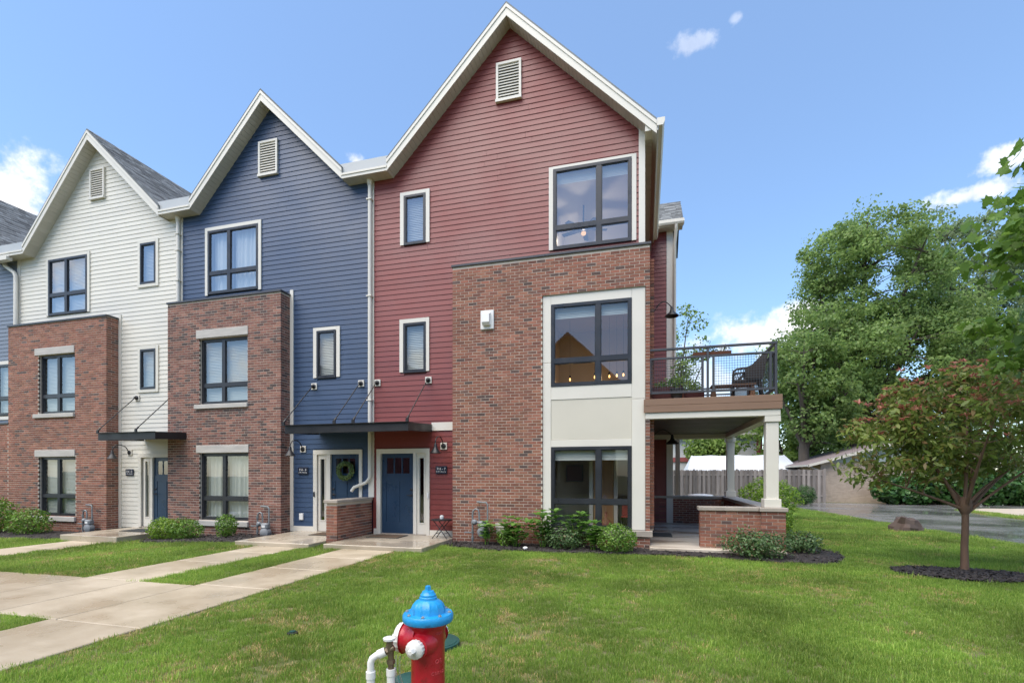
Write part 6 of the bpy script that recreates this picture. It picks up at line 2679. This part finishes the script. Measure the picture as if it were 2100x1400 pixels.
def build_grass():
    clumps = bpy.data.collections.new('grass_tufts')
    for variant in range(6):
        rn = random.Random(100 + variant)
        dry = variant >= 4
        mb = MB()
        nb = 24 if not dry else 14
        for _ in range(nb):
            a = rn.uniform(0, 2 * PI)
            r = .05 * math.sqrt(rn.random())
            x, y = r * math.cos(a), r * math.sin(a)
            h = rn.uniform(.020, .046) * (1 if not dry else .62)
            w = rn.uniform(.0013, .0024)
            la = rn.uniform(0, 2 * PI)
            ln = rn.uniform(.1, .75) * h * (1 if not dry else 1.7)
            sx, sy = -math.sin(la) * w, math.cos(la) * w
            dx, dy = math.cos(la) * ln, math.sin(la) * ln
            mb.add([(x - sx, y - sy, -.01), (x + sx, y + sy, -.01), (x + dx * .45 - sx * .8, y + dy * .45 - sy * .8, h * .62), (x + dx * .45 + sx * .8, y + dy * .45 + sy * .8, h * .62), (x + dx, y + dy, h)],
                   [(0, 1, 3, 2), (2, 3, 4)])
        me = mb.mesh('tuft', L_DRY if dry else L_LAWN)
        o = bpy.data.objects.new('tuft%d' % variant, me)
        clumps.objects.link(o)
    rng = np.random.default_rng(77)
    road_np = ROAD
    spots = [(1.45, 7.25, .22, .07, .95), (1.9, 9.1, .12, .05, .9), (-.75, 7.62, .16, .05, .95), (2.2, 5.4, .10, .05, .6), (.4, 3.9, .5, .25, .35), (1.3, 3.8, .4, .3, .35), (-.9, 4.6, .5, .25, .35), (-3.74, 4.47, .55, .22, .6), (-1.80, 8.88, .34, .12, .9), (-1.06, 7.72, .30, .12, .75), (.92, 6.13, .10, .06, .9), (3.75, 8.9, .35, .2, .7), (-4.75, 3.4, .35, .6, .4), (-4.7, 5.3, .25, .9, .3),
             (-2.6, 5.6, .5, .22, .35), (-4.0, 6.6, .35, .2, .35), (-.3, 9.0, .18, .07, .8), (-2.95, 8.5, .2, .09, .55), (-3.5, 8.75, .16, .07, .5), (-1.1, 3.6, .4, .3, .25), (6.3, 14.5, .5, .9, .3),
             (-2.2, 4.3, .5, .3, .28), (-3.0, 3.3, .6, .3, .28), (-1.5, 5.1, .35, .2, .3), (.2, 4.7, .6, .3, .2), (2.4, 7.4, .5, .25, .25)]
    pts, scl, idx, rot = [], [], [], []

    def scatter(f0, f1, dens, size):
        l = 1.16 * f1
        area = 2 * l * (f1 - f0)
        n = int(area * dens)
        lat = rng.uniform(-l, l, n)
        fw = rng.uniform(f0, f1, n)
        for a, f in zip(lat, fw):
            if abs(a) > 1.10 * f + .3:
                continue
            x = a * CAMR.x + f * CAMF.x
            y = a * CAMR.y + f * CAMF.y
            if y > 10.74 and x < 2.7:
                if not (2.7 < x):
                    continue
            e = rng.uniform(-.01, .035) if f < 9 else 0
            if any(w[0] + e < x < w[1] - e and w[2] + e < y < w[3] - e for w in WALKS):
                continue
            if any(in_poly(x, y, P[1]) for P in BEDS):
                continue
            if in_poly(x, y, road_np):
                continue
            if x > 12.9 and y < 29 and not (13 < x < 14 and y > 10):
                continue
            if y > 31:
                continue
            if any((x - c[0]) ** 2 + (y - c[1]) ** 2 < (c[2] + .01) ** 2 for c in LIDS):
                continue
            s = size * rng.uniform(.7, 1.3) * (1.55 if rng.random() < .035 else 1)
            k = int(rng.integers(0, 4))
            nz = mnoise.noise(Vector((x * .8, y * .8, 3.3))) + .5 * mnoise.noise(Vector((x * 2.6, y * 2.6, 1.7)))
            if nz > .16 and rng.random() < .9 * (nz - .16) + .10:
                k = int(rng.integers(4, 6))
            s *= 1 + .22 * mnoise.noise(Vector((x * .5, y * .5, 9)))
            skip = False
            for cx, cy, rx, ry, st in spots:
                q = ((x - cx) / rx) ** 2 + ((y - cy) / ry) ** 2
                if q < 1.6 and rng.random() < st * min(1, 1.6 - q):
                    k = int(rng.integers(4, 6))
                    if rng.random() < st * .55:
                        skip = True
            # thin worn rim beside the paving
            if -5.03 < x < -4.80 and y < 9.2 and rng.random() < .5 * (1 - (x + 5.03) / .23):
                if rng.random() < .5:
                    skip = True
                else:
                    k = int(rng.integers(4, 6))
            if skip:
                continue
            pts.append((x, y, gz(x, y)))
            scl.append((s * (1 if f < 9 else 1.25), s * (1 if f < 9 else 1.25), s * rng.uniform(.85, 1.15)))
            rot.append((rng.uniform(-.12, .12), rng.uniform(-.12, .12), rng.uniform(0, 6.283)))
            idx.append(k)
    scatter(3.3, 5.2, 620, 1.0)
    scatter(5.2, 7.5, 480, 1.05)
    scatter(7.5, 10.5, 330, 1.15)
    scatter(10.5, 15, 190, 1.35)
    scatter(15, 22, 110, 1.6)
    scatter(22, 33, 45, 2.1)
    me = bpy.data.meshes.new('lawn_grass')
    me.from_pydata(pts, [], [])
    at = me.attributes.new('scl', 'FLOAT_VECTOR', 'POINT')
    at.data.foreach_set('vector', np.array(scl, np.float32).ravel())
    at = me.attributes.new('rot', 'FLOAT_VECTOR', 'POINT')
    at.data.foreach_set('vector', np.array(rot, np.float32).ravel())
    at = me.attributes.new('pick', 'INT', 'POINT')
    at.data.foreach_set('value', np.array(idx, np.int32))
    ob = bpy.data.objects.new('lawn_grass', me)
    COL.objects.link(ob)
    tag(ob, 'short green lawn grass with a few straw coloured patches', 'grass')
    ob['kind'] = 'stuff'
    ng = bpy.data.node_groups.new('grass_scatter', 'GeometryNodeTree')
    ng.interface.new_socket('Geometry', in_out='INPUT', socket_type='NodeSocketGeometry')
    ng.interface.new_socket('Geometry', in_out='OUTPUT', socket_type='NodeSocketGeometry')
    gi, go = ng.nodes.new('NodeGroupInput'), ng.nodes.new('NodeGroupOutput')
    ci = ng.nodes.new('GeometryNodeCollectionInfo')
    ci.inputs['Collection'].default_value = clumps
    ci.inputs['Separate Children'].default_value = True
    ci.inputs['Reset Children'].default_value = True
    ip = ng.nodes.new('GeometryNodeInstanceOnPoints')
    ip.inputs['Pick Instance'].default_value = True

    def attr(nm, dt):
        x = ng.nodes.new('GeometryNodeInputNamedAttribute')
        x.data_type = dt
        x.inputs['Name'].default_value = nm
        return x.outputs['Attribute']
    e2r = ng.nodes.new('FunctionNodeEulerToRotation')
    ng.links.new(attr('rot', 'FLOAT_VECTOR'), e2r.inputs[0])
    ng.links.new(gi.outputs[0], ip.inputs['Points'])
    ng.links.new(ci.outputs[0], ip.inputs['Instance'])
    ng.links.new(attr('pick', 'INT'), ip.inputs['Instance Index'])
    ng.links.new(e2r.outputs[0], ip.inputs['Rotation'])
    ng.links.new(attr('scl', 'FLOAT_VECTOR'), ip.inputs['Scale'])
    ng.links.new(ip.outputs[0], go.inputs[0])
    md = ob.modifiers.new('grass_scatter', 'NODES')
    md.node_group = ng
    print('grass tufts', len(pts))


build_grass()
